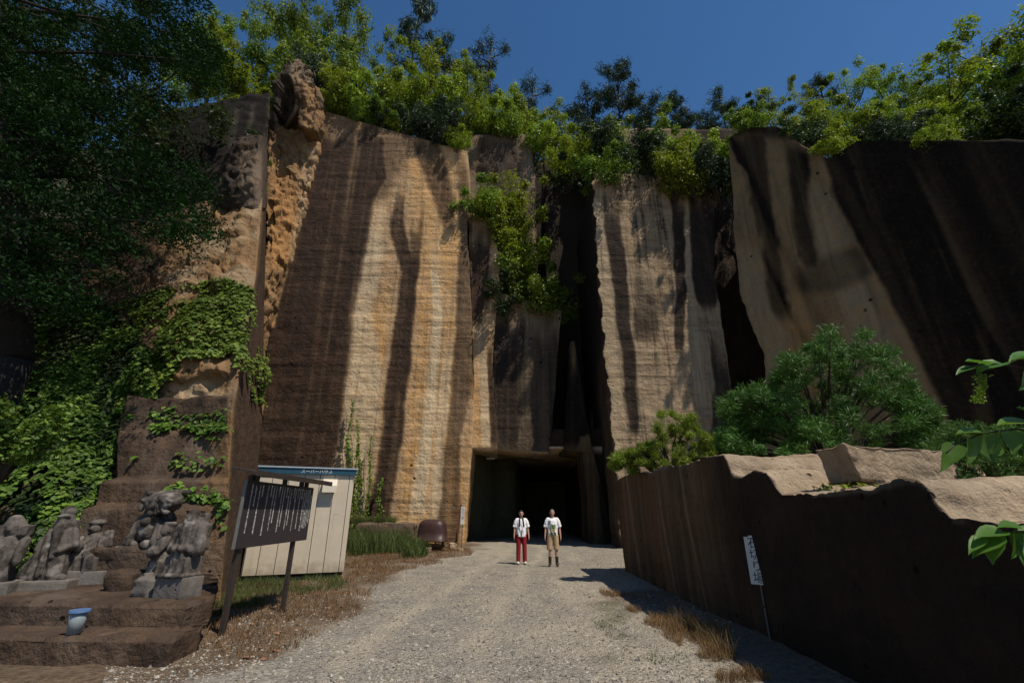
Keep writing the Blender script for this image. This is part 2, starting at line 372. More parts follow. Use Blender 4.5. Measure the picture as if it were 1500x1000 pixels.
t.links.new(math_(t, 'ADD', math_(t, 'MULTIPLY', vo.outputs["Distance"], -.6), math_(t, 'ADD', math_(t, 'MULTIPLY', n2, 1.2), math_(t, 'MULTIPLY', v2.outputs['Distance'], -.9))), bp.inputs["Height"]); t.links.new(bp.outputs[0], b.inputs["Normal"])
ground.data.materials.append(m); M_ground = m
def gz(x, y): return float(ground_h(np.array([float(x)]), np.array([float(y)]))[0]) - .02

# ------------------------------------------------------------------ CLIFFS
def slab(name, L, Rr, nr, nc, back, mat, st=None, rough=None, jit=3.5, label=None):
    ctrl = [[P(*a), P(*b)] for a, b in zip(L, Rr)]
    o = solid_net(name, ctrl, nr, nc, back, mat, rough)
    c = co_of(o); q_ = streaks(c, st or [], jit); nz_ = np.empty(len(c) * 3, np.float32); o.data.vertex_normals.foreach_get("vector", nz_); un = (nz_.reshape(-1, 3)[:, 2] < -.4) | (c[:, 2] < c[:, 2].min() + .06); un &= (mat in (M_face, M_grey)) & (c[:, 2].min() > 4)
    q_[un, 0] = 0; q_[un, 2] = .9; attr(o, "stain", q_)  # undersides paled, so light bounced off the ground is put into the colour
    tag(o, label, None, None, 'structure'); return o
# main lit face
main = slab("cliff", [(476, 163, 27.3), (436, 320, 27.3), (402, 450, 27.3), (378, 590, 27.3), (362, 720, 27.2), (350, 840, 27.2)],
            [(684, 222, 27.5), (684, 320, 27.5), (690, 450, 27.5), (694, 590, 27.5), (686, 720, 27.5), (672, 850, 27.5)],
            420, 230, (0, 4, 0), M_face,
    [(0, .4, 40, [(150, 440, 640), (230, 440, 600), (300, 440, 560)]), (0, .93, 20, [(190, 440, 560), (260, 440, 566), (300, 420, 545), (380, 370, 532), (460, 350, 516), (550, 340, 507), (640, 330, 497), (700, 330, 485), (860, 300, 450)]),
     (0, .7, 14, [(170, 535, 560), (300, 500, 530)]), (0, 1., 14, [(280, 505, 545), (380, 488, 530), (460, 478, 515), (550, 468, 505), (640, 460, 495), (700, 452, 482)]),
     (0, .9, 12, [(262, 574, 592), (330, 570, 590), (400, 588, 612), (460, 582, 607), (550, 568, 598), (640, 558, 590), (700, 550, 580), (790, 525, 568), (840, 515, 560)]),
     (0, .75, 10, [(300, 604, 622), (400, 596, 614), (430, 592, 606)]),
     (0, .6, 16, [(200, 600, 640), (300, 640, 668), (340, 650, 662)]),
     (0, .5, 10, [(230, 668, 682), (330, 672, 690), (460, 668, 702), (560, 662, 692), (640, 655, 676), (790, 640, 672), (850, 636, 665)]),
     (0, .5, 14, [(150, 470, 700), (190, 560, 690), (215, 600, 690)]),
     (2, .75, 16, [(290, 545, 574), (380, 533, 560), (460, 518, 545), (550, 508, 560), (640, 498, 552), (700, 488, 545), (800, 470, 520)]),
     (1, .9, 14, [(400, 558, 586), (440, 545, 575), (500, 535, 566), (540, 530, 560)]),
     (1, .8, 30, [(230, 600, 684), (460, 612, 668), (600, 602, 662), (700, 590, 690), (840, 580, 690)]),
     (2, .9, 8, [(330, 630, 642), (460, 634, 648), (600, 622, 640), (760, 600, 622)]),
     (2, .7, 9, [(480, 655, 668), (620, 640, 655), (780, 625, 645)])],
    facer(.14, .035, 1, .05))
c = co_of(main); qx, qy = proj(c); el = np.interp(qy, [163, 320, 450, 590], [476, 436, 402, 378]); k = np.exp(-((qx - el - 2) / 3.) ** 2) * (qy < 480); at_ = main.data.color_attributes["stain"]; pa = np.empty(len(c) * 4, np.float32); at_.data.foreach_get("color", pa); pa = pa.reshape(-1, 4); pa[:, 0] *= 1 - k; pa[:, 1] = np.maximum(pa[:, 1], k); at_.data.foreach_set("color", pa.ravel())
# narrow slab to the right of it
s2_ = slab("cliff", [(686, 312, 27.9), (690, 450, 27.9), (694, 560, 27.9), (690, 656, 27.9)], [(716, 318, 27.9), (733, 380, 27.9), (722, 520, 27.9), (728, 657, 27.9)],
     150, 24, (0, 2.5, 0), M_face,
     [(0, .85, 8, [(300, 684, 722), (430, 690, 712), (480, 690, 705)]), (0, .8, 5, [(480, 712, 735), (560, 716, 735), (660, 719, 735)]), (0, .5, 10, [(380, 700, 722), (460, 704, 716)]),
      (2, .7, 6, [(480, 700, 714), (660, 706, 719)]), (1, .6, 8, [(500, 690, 705), (660, 690, 706)])], facer(.06, .03, 4, .04))
s3_ = slab("cliff", [(724, 425, 28.1), (724, 540, 28.1), (726, 657, 28.1)], [(822, 455, 28.1), (814, 560, 28.1), (804, 663, 28.1)],
     130, 60, (0, 5, 0), M_grey,
     [(0, .55, 10, [(430, 700, 840), (680, 700, 840)]), (0, .9, 14, [(430, 718, 772), (540, 726, 768), (660, 728, 760)]), (0, .5, 14, [(470, 775, 815), (560, 772, 812), (660, 775, 806)]), (2, .3, 8, [(520, 764, 780), (660, 748, 762)])],
     facer(.08, .035, 6, .05))
# dim wedge beside the tunnel, its shade painted in with the dark channel
s4_ = slab("cliff", [(836, 500, 28.2), (829, 600, 28.2), (826, 660, 28.1), (853, 664, 28.0), (861, 730, 27.8), (864, 815, 27.6)], [(841, 500, 28.0), (858, 600, 27.8), (868, 660, 27.6), (870, 664, 27.6), (886, 730, 27.4), (902, 815, 27.2)],
     120, 24, (0, 3, 0), M_right, [(0, .97, 10, [(480, 700, 1000), (600, 700, 1000), (640, 700, 850), (662, 700, 845)]), (0, .6, 10, [(600, 700, 1000), (840, 700, 1000)]), (0, .9, 10, [(640, 868, 1000), (720, 876, 1000), (840, 890, 1000)])], facer(.05, .03, 8, .02))
# lintel right of the lit one, its shade given by a black base colour
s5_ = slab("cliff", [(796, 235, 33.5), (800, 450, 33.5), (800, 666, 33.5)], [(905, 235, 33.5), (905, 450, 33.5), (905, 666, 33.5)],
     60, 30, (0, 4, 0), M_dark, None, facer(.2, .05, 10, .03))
# pillar on the right of the tunnel
AL = [(868, 252, 24.6), (876, 400, 24.5), (890, 560, 24.4), (904, 700, 24.3), (917, 850, 24.2)]
AR = [(1048, 262, 24.6), (1046, 400, 24.6), (1070, 560, 24.4), (1074, 700, 24.3), (1085, 850, 24.2)]
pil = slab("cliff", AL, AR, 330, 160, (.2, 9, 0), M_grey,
    [(0, .97, 10, [(250, 880, 1000), (285, 884, 912), (330, 886, 908), (400, 896, 918), (480, 905, 925), (560, 915, 932), (640, 922, 934)]),
     (0, .97, 7, [(250, 970, 1008), (300, 984, 1002), (380, 988, 1003), (430, 990, 1004), (520, 990, 1002)]),
     (0, .97, 10, [(250, 1006, 1060), (330, 1012, 1052), (400, 1014, 1050), (440, 1020, 1050), (455, 1030, 1045)]),
     (0, .6, 14, [(380, 926, 985), (420, 930, 970), (500, 930, 965)]),
     (0, .7, 8, [(480, 1040, 1060), (560, 1046, 1070), (660, 1040, 1072)]),
     (2, .6, 9, [(255, 868, 884), (400, 876, 895), (560, 892, 912), (700, 904, 922)]),
     (2, .55, 9, [(290, 1000, 1010), (400, 1004, 1014), (500, 1012, 1026), (600, 1020, 1036)]),
     (2, .3, 24, [(470, 935, 1000), (640, 935, 1010)]),
     (1, .6, 18, [(280, 915, 965), (360, 920, 960)]), (0, .9, 3, [(374, 915, 1040), (381, 915, 1040)])], facer(.14, .045, 12, .05))
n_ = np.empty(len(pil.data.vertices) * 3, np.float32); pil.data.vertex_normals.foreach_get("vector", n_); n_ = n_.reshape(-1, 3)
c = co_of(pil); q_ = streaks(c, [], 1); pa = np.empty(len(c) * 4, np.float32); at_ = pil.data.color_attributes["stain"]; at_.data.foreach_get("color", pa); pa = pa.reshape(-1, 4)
sd_ = sstep(-.4, -.75, n_[:, 0]); pa[:, 0] = np.maximum(pa[:, 0], sd_ * (.75 + .25 * sstep(6, 12, c[:, 2] + fbm(c * .6, 3, 2) * 3))); at_.data.foreach_set("color", pa.ravel())  # side turned from the sun gets its shade painted dark
# saw-tooth left edge of the pillar
c = co_of(pil); ppx, ppy = proj(c); le = np.interp(ppy, [p[1] for p in AL], [p[0] for p in AL])
msk = np.exp(-((ppx - le) / 7.) ** 2) * (c[:, 1] < 25); c[:, 0] += msk * .22 * fbm(c * np.array([.2, .2, 2.4]), 3, 77); set_co(pil, c)
# back walls
slab("cliff", [(640, 205, 31), (640, 400, 31), (640, 640, 31)], [(778, 200, 31), (782, 420, 31), (790, 640, 31)], 90, 50, (0, 2.3, 0), M_weath,
     [(0, .5, 20, [(200, 700, 760), (300, 700, 770)])], rougher(.5, 31, .4))
slab("cliff", [(770, 235, 41), (770, 500, 41), (770, 700, 41)], [(900, 235, 41), (900, 500, 41), (900, 700, 41)], 40, 20, (0, 3, 0), M_dark, None, facer(.3, .1, 33))  # back of the deep recess, shade given by its black material
slab("cliff", [(868, 186, 31), (868, 420, 31), (868, 790, 31)], [(1180, 190, 31), (1190, 420, 31), (1220, 790, 31)], 110, 70, (0, 3, 0), M_weath,
     [(0, 1, 20, [(170, 1020, 1400), (900, 1020, 1400)]), (2, .6, 12, [(180, 900, 960), (215, 905, 950)])], facer(.3, .1, 35))  # right end blackened, the gap's shade put into the colour
# cliff on the far left above the trees
slab("cliff", [(205, 172, 23), (160, 290, 23), (100, 450, 23)], [(396, 134, 24.2), (392, 260, 24.2), (372, 470, 24.2)], 90, 80, (-5, 4, 0), M_dark,
     [(2, .9, 8, [(125, 372, 382), (250, 350, 362)]), (2, .8, 8, [(150, 345, 352), (260, 326, 336)]), (1, .7, 12, [(150, 385, 396), (260, 366, 384)]), (0, .82, 40, [(120, 100, 340), (200, 100, 330), (460, 100, 360)]), (0, .9, 25, [(115, 100, 420), (150, 120, 380), (165, 200, 330)]), (0, .7, 10, [(150, 352, 366), (240, 340, 352)]), (0, .8, 10, [(140, 374, 392), (250, 362, 380)])], facer(.25, .08, 41))
# broken orange rock in the cleft, with its peak
orange = slab("rock_face", [(398, 165, 27.), (393, 230, 26.6), (391, 300, 26.2), (388, 400, 25.8), (366, 520, 25.5), (350, 650, 25.2)],
     [(476, 165, 27.6), (466, 220, 27.2), (446, 300, 26.9), (414, 400, 26.6), (376, 520, 26.3), (366, 650, 26)], 200, 60, (-.5, 4, 0), M_rough,
     [(1, .9, 20, [(240, 395, 460), (330, 395, 450), (400, 395, 430)]), (2, .5, 12, [(150, 445, 475), (300, 438, 456), (420, 415, 425)]), (0, .8, 8, [(160, 395, 402), (200, 396, 404)])], broken(.4, .8, 51))
peak = slab("rock_face", [(432, 88, 25.6), (412, 108, 25.4), (402, 128, 25.2), (400, 156, 25.6)], [(438, 90, 25.8), (456, 110, 25.8), (468, 138, 25.8), (468, 180, 26.6)], 80, 60, (0, 3, -1.2), M_weath,
     [(0, .75, 12, [(60, 380, 428), (190, 380, 425)]), (1, .5, 10, [(110, 430, 470), (170, 430, 470)])], broken(.26, 1.0, 53))
c = co_of(peak); qx, qy = proj(c); hl = sstep(1.1, .5, np.hypot((qx - 420) / 14, (qy - 145) / 32)) * (c[:, 1] < 26.3); c[:, 1] += hl * 1.3; c += (fbm(c * .9, 2, 5, True)[:, None] > .35) * np.array([0, -.25, 0]); set_co(peak, c)
slab("rock_face", [(434, 118, 25.2), (436, 140, 25.2), (440, 185, 25.6)], [(464, 128, 25.6), (466, 150, 25.8), (460, 190, 26.2)], 40, 30, (0, 2, 0), M_rough, [(0, .5, 10, [(110, 430, 445), (190, 430, 445)])], broken(.3, 1.1, 55))
# right-hand shaded cliff
PA, PB = (13.3, 22.6), (19.5, 13.6)
def RR(x, y): return PL(x, y, PA, PB)
rc = [[RR(x, y) for x, y in row] for row in (
    [(1066, 200), (1100, 184), (1140, 184), (1172, 212), (1215, 232), (1255, 205), (1330, 206), (1500, 206), (1640, 200)],
    [(1074, 330), (1110, 330), (1150, 330), (1190, 330), (1230, 330), (1290, 330), (1390, 330), (1520, 330), (1680, 330)],
    [(1084, 430), (1120, 430), (1170, 430), (1220, 430), (1260, 430), (1330, 430), (1430, 430), (1550, 430), (1720, 430)],
    [(1118, 520), (1150, 520), (1190, 520), (1240, 520), (1290, 520), (1360, 520), (1460, 520), (1590, 520), (1760, 520)],
    [(1120, 660), (1160, 660), (1220, 660), (1290, 660), (1350, 660), (1430, 660), (1530, 660), (1660, 660), (1840, 660)],
    [(1130, 800), (1170, 800), (1240, 800), (1310, 800), (1380, 800), (1460, 800), (1570, 800), (1700, 800), (1880, 800)])]
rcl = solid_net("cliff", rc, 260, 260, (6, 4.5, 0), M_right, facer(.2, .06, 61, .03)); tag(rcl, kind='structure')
c = co_of(rcl)
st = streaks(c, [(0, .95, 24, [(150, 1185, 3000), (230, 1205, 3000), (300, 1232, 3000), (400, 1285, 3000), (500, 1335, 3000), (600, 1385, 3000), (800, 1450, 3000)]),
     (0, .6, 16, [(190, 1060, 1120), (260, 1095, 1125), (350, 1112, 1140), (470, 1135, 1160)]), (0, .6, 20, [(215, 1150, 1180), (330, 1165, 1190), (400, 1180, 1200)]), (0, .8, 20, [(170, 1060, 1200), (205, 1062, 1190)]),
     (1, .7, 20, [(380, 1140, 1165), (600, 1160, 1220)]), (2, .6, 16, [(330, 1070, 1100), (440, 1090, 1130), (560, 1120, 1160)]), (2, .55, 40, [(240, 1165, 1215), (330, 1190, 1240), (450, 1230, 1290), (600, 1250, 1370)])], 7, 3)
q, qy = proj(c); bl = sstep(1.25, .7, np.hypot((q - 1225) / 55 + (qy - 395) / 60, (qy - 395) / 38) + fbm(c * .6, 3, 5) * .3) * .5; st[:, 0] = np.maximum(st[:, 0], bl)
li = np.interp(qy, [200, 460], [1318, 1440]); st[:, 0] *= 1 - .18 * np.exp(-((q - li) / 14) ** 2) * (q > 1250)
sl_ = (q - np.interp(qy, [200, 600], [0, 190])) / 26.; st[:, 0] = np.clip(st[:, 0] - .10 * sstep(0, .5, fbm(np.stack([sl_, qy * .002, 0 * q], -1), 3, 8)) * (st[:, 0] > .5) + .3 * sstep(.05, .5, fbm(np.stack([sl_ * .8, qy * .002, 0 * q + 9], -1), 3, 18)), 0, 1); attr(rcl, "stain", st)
# ------------------------------------------------------------------ tunnel behind the mouth
def room(name, x0, x1, y0, y1, z1, th, mat):
    bm = bmesh.new()
    box(bm, ((x0 + x1) / 2, (y0 + y1) / 2, z1 + th / 2), (x1 - x0 + 2 * th, y1 - y0, th))
    box(bm, (x0 - th / 2, (y0 + y1) / 2, z1 / 2 - .2), (th, y1 - y0 - .01, z1 + .38)); box(bm, (x1 + th / 2, (y0 + y1) / 2, z1 / 2 - .2), (th, y1 - y0 - .01, z1 + .38))
    box(bm, ((x0 + x1) / 2, y1 + th / 2 - .02, z1 / 2), (x1 - x0 + 2 * th, th, z1 + 1))
    bmesh.ops.subdivide_edges(bm, edges=bm.edges, cuts=14, use_grid_fill=True)
    o = bmobj(name, bm, mat); displace(o, lambda c, n: .05 * fbm(c * .5, 3, 2)); c = co_of(o); q_ = np.zeros((len(c), 3)); fr_ = sstep(46, 34, c[:, 1]) * (np.abs(c[:, 2] - z1) < .15); q_[:, 0] = 1 - fr_; q_[:, 2] = .9 * fr_; attr(o, "stain", q_); tag(o, kind='structure'); return o  # walls painted black for deep shade, front ceiling pale for bounced light
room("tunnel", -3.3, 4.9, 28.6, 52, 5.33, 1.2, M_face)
# ------------------------------------------------------------------ hillsides carrying the wood
m, t, b = nmat("leaf litter soil"); g = N(t, "ShaderNodeNewGeometry"); n = noise(t, g.outputs["Position"], 1.5, 6, .7)
t.links.new(mix(t, ramp(t, n, .3, .7), (.03, .026, .016), (.06, .06, .025)), b.inputs["Base Color"]); b.inputs["Roughness"].default_value = 1; M_soil = m
def hill_l(X, Y):
    return 27.2 + 2.4 * float(sstep(-4, -12, X)) + .32 * (Y - 30) + float(fbm(np.array([[X * .2, Y * .2, 0]]), 3, 4)[0]) * .8
def hgrid(name, f, us, vs):
    V = []; nu = len(us)
    for v in vs:
        for u in us: V.append(f(u, v))
    for u in us:
        p = f(u, vs[0]); V.append((p[0], p[1], -1))
    for u in us:
        p = f(u, vs[-1]); V.append((p[0], p[1], -1))
    F_ = []; nv = len(vs)
    for j in range(nv - 1):
        for i in range(nu - 1): a = j * nu + i; F_.append((a, a + 1, a + nu + 1, a + nu))
    a0 = nv * nu
    for i in range(nu - 1): F_.append((a0 + i, a0 + i + 1, i + 1, i)); F_.append((a0 + nu + i + 1, a0 + nu + i, (nv - 1) * nu + i, (nv - 1) * nu + i + 1))
    o = mesh_np(name, V, F_, M_soil); tag(o, kind='structure'); return o
def fl(u, v):
    y0 = 44.2 if .3 < u < 6.2 else (31.6 if u < -1.5 else 34.2)
    if u < -13.2: y0 = 29.0
    Y = y0 + v * (80 - y0); return (u, Y, hill_l(u, Y))
hgrid("hillside", fl, list(np.arange(-60, -14, 3)) + list(np.arange(-13.4, 16, .8)), list(np.linspace(0, 1, 14) ** 1.5))
dirR = Vector((6.2, -9, 0)).normalized(); bkR = Vector((9, 6.2, 0)).normalized()
def hr_z(t_, d): return 23.0 - 9.0 * (t_ / 10.93) * .86 + .38 * d
def fr(u, v):
    d = 5.6 + v * 45; p = Vector((PA[0], PA[1], 0)) + dirR * u + bkR * d; return (p.x, p.y, hr_z(u, d) - .6)
hgrid("hillside", fr, list(np.linspace(-.5, 22, 18)), list(np.linspace(0, 1, 10)))
# ------------------------------------------------------------------ LEFT ROCK MASS (slope, broken face, sawn strip)
lc = [[P(*q) for q in row] for row in (
    [(-260, 300, 15), (60, 330, 15.5), (185, 340, 15.5), (300, 300, 15.), (384, 290, 14.5), (390, 290, 17.)],
    [(-260, 420, 12.8), (60, 430, 13.4), (180, 410, 13.8), (300, 400, 13.6), (375, 400, 13.4), (388, 405, 16.5)],
    [(-260, 520, 11.4), (60, 525, 12), (150, 510, 12.5), (270, 505, 12.0), (356, 515, 12.3), (386, 520, 16)],
    [(-260, 640, 10.3), (60, 640, 10.9), (150, 620, 11.9), (240, 592, 11.9), (341, 600, 11.6), (384, 620, 15.2)],
    [(-260, 760, 9.4), (60, 750, 10.0), (150, 740, 11.0), (245, 740, 11.1), (331, 745, 10.9), (372, 745, 14.2)],
    [(-260, 915, 8.6), (60, 900, 9.4), (150, 890, 10.4), (245, 890, 10.5), (320, 895, 10.3), (346, 890, 13.4)])]
def lrough(c, n):
    qx, qy = proj(c); k = 1 - sstep(-26, 2, qx - np.interp(qy, [290, 400, 515, 600, 745, 885], [384, 375, 356, 341, 331, 320]))
    k = np.where(n[:, 0] > .75, 0, k)
    return k * (.16 * fbm(c * .7, 4, 71, True) + broken(.2, 1.0, 72)(c, n)) + (1 - k) * .02 * fbm(c * np.array([3, 3, .4]), 3, 73)
left = solid_net("rock_slope", lc, 260, 200, (-7, 4, 0), M_rough, lrough); tag(left, kind='structure')
c = co_of(left); qx, qy = proj(c)
strip = sstep(-4, 6, qx - np.interp(qy, [290, 400, 515, 600, 745, 885], [384, 375, 356, 341, 331, 320]))
st = np.zeros((len(c), 3)); nn = fbm(c * .5, 4, 81)
st[:, 0] = np.maximum(strip * (.93 + .12 * fbm(c * np.array([3, 3, .15]), 3, 8)), (sstep(-.1, .35, nn) * .5 + .3) * (1 - strip * 0))
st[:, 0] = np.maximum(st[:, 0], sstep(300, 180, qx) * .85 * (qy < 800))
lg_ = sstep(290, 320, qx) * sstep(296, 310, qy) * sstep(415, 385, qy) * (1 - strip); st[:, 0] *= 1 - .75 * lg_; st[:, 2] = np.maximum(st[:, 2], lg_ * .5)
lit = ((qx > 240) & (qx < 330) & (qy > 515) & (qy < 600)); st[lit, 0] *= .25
st[:, 2] = sstep(.0, .3, fbm(c * .9, 3, 84)) * .85 * (1 - strip)
hole_shade = sstep(1.2, .7, np.hypot((qx - 207) / 32, (qy - 385) / 28)); st[:, 0] = np.maximum(st[:, 0], hole_shade)  # dark patch painted in for the shade of a cave hole
attr(left, "stain", st)
# upper part of the sawn strip and the rounded boulder resting on the slope top
bt = [[P(*q) for q in row] for row in (
    [(346, 207, 15.2), (362, 198, 15.), (384, 199, 14.8), (391, 204, 17.2)],
    [(334, 235, 14.9), (354, 225, 14.5), (384, 225, 14.6), (391, 228, 17.2)],
    [(326, 270, 14.7), (350, 265, 14.3), (384, 265, 14.5), (390, 268, 17.1)],
    [(322, 305, 14.8), (350, 305, 14.5), (383, 305, 14.5), (390, 305, 17.)])]
def btr(c, n):
    qx, qy = proj(c); return (.14 * fbm(c * .9, 4, 91) + broken(.16, 1.3, 92)(c, n)) * (1 - sstep(-14, 0, qx - 384))
bo = solid_net("rock_slope", bt, 60, 60, (-3.5, 2.5, 0), M_weath, btr, True); tag(bo, kind='structure')
c = co_of(bo); qx, qy = proj(c); st = np.zeros((len(c), 3)); st[:, 0] = np.maximum(sstep(235, 210, qy) * .8, sstep(362, 345, qx) * .9) * 1.; st[:, 0] = np.maximum(st[:, 0], .2); st[:, 0] = np.maximum(st[:, 0], sstep(380, 386, qx) * .6)  # left side darkened as shade beside the lit right; top darkened too
st[:, 2] = sstep(.1, .5, fbm(c * .8, 3, 94)) * .4 * (st[:, 0] < .5); attr(bo, "stain", st)
# stepped pyramid of carved rock
prof = [(4.55, 12.3), (4.50, 11.75), (4.42, 11.62), (3.60, 11.45), (3.54, 11.35), (3.50, 11.15), (3.42, 11.05), (2.40, 10.75), (2.35, 10.65), (2.32, 10.5), (2.25, 10.42), (1.84, 10.33), (1.80, 10.25), (1.78, 10.1), (1.7, 10.02), (.1, 9.75), (-.2, 9.75)]
def pyx(z, Y, px_):
    # world X at which the point (z,Y) shows at photo column px_
    d = Y * cp + (z - CAMZ) * sp; return (px_ - 750) / F * d
rows = []
for z, Y in prof:
    yy = proj(np.array([[0, Y, z]]))[1][0]
    l = np.interp(yy, [575, 590, 622, 630, 698, 706, 740, 748, 850, 900], [194, 190, 186, 176, 168, 140, 134, 110, 96, 80]); r = np.interp(yy, [575, 700, 800, 900], [338, 334, 326, 318])
    xl, xr = pyx(z, Y, l), pyx(z, Y, r); rows.append([(xl + (xr - xl) * k / 4, Y + .12 * math.sin(k * 1.7 + z), z) for k in range(5)])
pyr = solid_net("rock_steps", rows, 190, 110, (-1.9, 2.2, 0), M_step, lambda c, n: .1 * fbm(c * 1.2, 4, 101) + .035 * fbm(c * 5, 3, 102)); tag(pyr, kind='structure')
c = co_of(pyr); qx, qy = proj(c); st = np.zeros((len(c), 3)); st[:, 0] = sstep(-.1, .5, fbm(c * np.array([1, 1, .6]), 4, 104)) * .6
st[:, 1] = sstep(285, 330, qx + fbm(c * 1.5, 3, 6) * 25) * (qy > 640) * .9; st[:, 2] = sstep(.1, .4, fbm(c * 1.4, 3, 7)) * .5; attr(pyr, "stain", st)
# terrace with two carved steps
def terr(name, prof, xl, xr, nr, nc, seed, side_in=0):
    rows = [[(xl + (xr(Y) - xl) * k / 6, Y + .10 * math.sin(k * 1.1 + seed), z) for k in range(7)] for z, Y in prof]
    o = solid_net(name, rows, nr, nc, (0, .6, 0), M_step, lambda c, n: .05 * fbm(c * 1.5, 4, seed) + .02 * fbm(c * 7, 3, seed + 1)); tag(o, kind='structure')
    c = co_of(o); st = np.zeros((len(c), 3)); st[:, 0] = sstep(0, .5, fbm(c * 1.3, 4, seed + 2)) * .6; st[:, 2] = sstep(.0, .45, fbm(c * 1.7, 4, seed + 3)) * .75; attr(o, "stain", st); return o
xr_ = lambda Y: float(np.interp(Y, [6.0, 6.45, 6.9, 8.3, 10.2], [-3.95, -4.05, -4.25, -5.0, -6.5]))
terr("stone_terrace", [(.52, 10.2), (.54, 8.6), (.52, 7.0), (.47, 6.93), (.25, 6.9), (.24, 6.8), (.26, 6.5), (.2, 6.42), (-.1, 6.4)], -12.5, xr_, 130, 260, 111)
# ------------------------------------------------------------------ LOW QUARRY WALL ON THE RIGHT
prof = [(15.2, 2.60), (13.5, 2.66), (12, 2.55), (11, 2.62), (10, 2.56), (9, 2.54), (8.2, 2.55), (7.75, 2.50), (7.66, 2.38), (7.6, 2.2), (7.5, 2.13), (7.2, 2.12), (6.8, 2.19), (6.5, 2.16), (6.42, 2.06), (6.3, 1.92), (6.2, 1.85), (5.9, 1.85), (5.3, 1.84), (4.7, 1.85), (4.05, 1.91), (3.98, 1.84), (3.93, 1.66), (3.85, 1.575), (3.3, 1.585), (2.0, 1.56)]
def wall_top(Y): return float(np.interp(Y, [p[0] for p in prof][::-1], [p[1] for p in prof][::-1]))
def wallx(Y): return float(np.interp(Y, [2, 7.5, 11, 15.2], [3.42, 3.5, 3.45, 3.32]))
dense = []
for (a, za), (b_, zb) in zip(prof[:-1], prof[1:]):
    k = max(2, int(math.hypot(a - b_, za - zb) / .055))
    for j in range(k): s = j / k; dense.append((a + (b_ - a) * s, za + (zb - za) * s))
dense.append(prof[-1]); dn = np.array(dense); jit = fbm(np.stack([dn[:, 0] * 5, 0 * dn[:, 0], dn[:, 1] * 5], -1), 3, 9) * .022; dn[:, 1] += jit
nf, ntp = 44, 60
V = []
for Y, z in dn:
    for k in range(nf): s = k / (nf - 1); V.append((wallx(Y) + .10 * (1 - s) ** 2 - .0, Y, -.15 + (z + .15) * s))
    for k in range(1, ntp): s = (k / (ntp - 1)) ** 1.6; xx_ = wallx(Y) + s * 9; zt_ = z + .03 * math.sin(s * 31 + Y); zt_ = zt_ - max(0, zt_ - 1.72) * float(sstep(5.3, 5.8, xx_)) * (1 if 1.95 < z and Y < 9.2 else 0); V.append((xx_, Y + .12 * math.sin(s * 20) * s, zt_))
    V.append((wallx(Y) + 9, Y, -.15))
V = np.array(V); mcol = nf + ntp; nrw = len(dn)
ii = (np.arange(nrw - 1)[:, None] * mcol + np.arange(mcol - 1)[None, :]).ravel()
fc = [tuple(q) for q in np.stack([ii, ii + 1, ii + mcol + 1, ii + mcol], -1)]
fc += [tuple(range(mcol)), tuple(range((nrw - 1) * mcol, nrw * mcol))[::-1]]
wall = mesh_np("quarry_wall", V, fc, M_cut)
bm = bmesh.new(); bm.from_mesh(wall.data); bmesh.ops.triangulate(bm, faces=[f for f in bm.faces if len(f.verts) > 4]); bmesh.ops.recalc_face_normals(bm, faces=bm.faces); bm.to_mesh(wall.data); bm.free()
displace(wall, lambda c, n: .03 * fbm(c * 1.2, 4, 121) + .016 * fbm(c * 7, 3, 122) + (n[:, 0] > -.5) * (.045 * fbm(c * 4, 4, 123, True) + .022 * fbm(c * 13, 3, 124)))
n_ = np.empty(len(wall.data.vertices) * 3, np.float32); wall.data.vertex_normals.foreach_get("vector", n_); n_ = n_.reshape(-1, 3)
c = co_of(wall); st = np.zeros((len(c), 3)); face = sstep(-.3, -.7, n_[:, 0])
st[:, 2] = (1 - face) * (.75 + .2 * fbm(c * 2, 3, 3)); st[:, 0] = face * sstep(-.1, .4, fbm(c * np.array([1, 1.6, .25]), 3, 125)) * .55  # sunlit top and risers painted paler than the shaded face, besides real streaks
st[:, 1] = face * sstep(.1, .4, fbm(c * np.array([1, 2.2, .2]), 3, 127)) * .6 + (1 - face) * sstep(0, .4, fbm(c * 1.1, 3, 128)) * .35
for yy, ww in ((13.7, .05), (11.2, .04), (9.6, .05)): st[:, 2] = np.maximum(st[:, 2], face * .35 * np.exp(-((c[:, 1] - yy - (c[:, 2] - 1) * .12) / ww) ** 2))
attr(wall, "stain", st); n3_ = sstep(10, 6.5, c[:, 1] + fbm(c * .8, 3, 3) * 1.5); st = np.stack([np.maximum(st[:, 0], face * n3_ * .97), st[:, 1], st[:, 2]], -1); wall.data.color_attributes.remove(wall.data.color_attributes["stain"]); attr(wall, "stain", st); tag(wall, "long low sawn rock wall in shade with sunlit stepped top on the right of the gravel", "rock wall")  # near end of the face painted blacker to carry its shade
# loose block lying on the steps
a0 = Vector((3.98, 5.75, 0)); a1 = Vector((5.42, 6.0, 0)); dv = (a1 - a0); ang = math.atan2(dv.y, dv.x)
bm = bmesh.new(); box(bm, (dv.length / 2, 0, .21), (dv.length, .46, .42), None, .015); bmesh.ops.subdivide_edges(bm, edges=bm.edges, cuts=16, use_grid_fill=True)
blk = bmobj("stone_block", bm, M_cut, None, True); displace(blk, lambda c, n: .045 * fbm(c * 3.2, 4, 131) + .02 * fbm(c * 9, 3, 132))
c = co_of(blk); c[:, 0] += (c[:, 0] < .3) * (c[:, 2] - .2) * -.35; set_co(blk, c); st = np.zeros((len(c), 3)); st[:, 2] = .75 + .2 * fbm(c * 3, 3, 4); st[:, 1] = sstep(1., 2.2, c[:, 0]) * .6; attr(blk, "stain", st)
blk.location = (a0.x, a0.y, 1.985); blk.rotation_euler = (0, rad(1.5), ang); tag(blk, "long rough loose stone block lying on the stepped top of the low rock wall", "stone block")
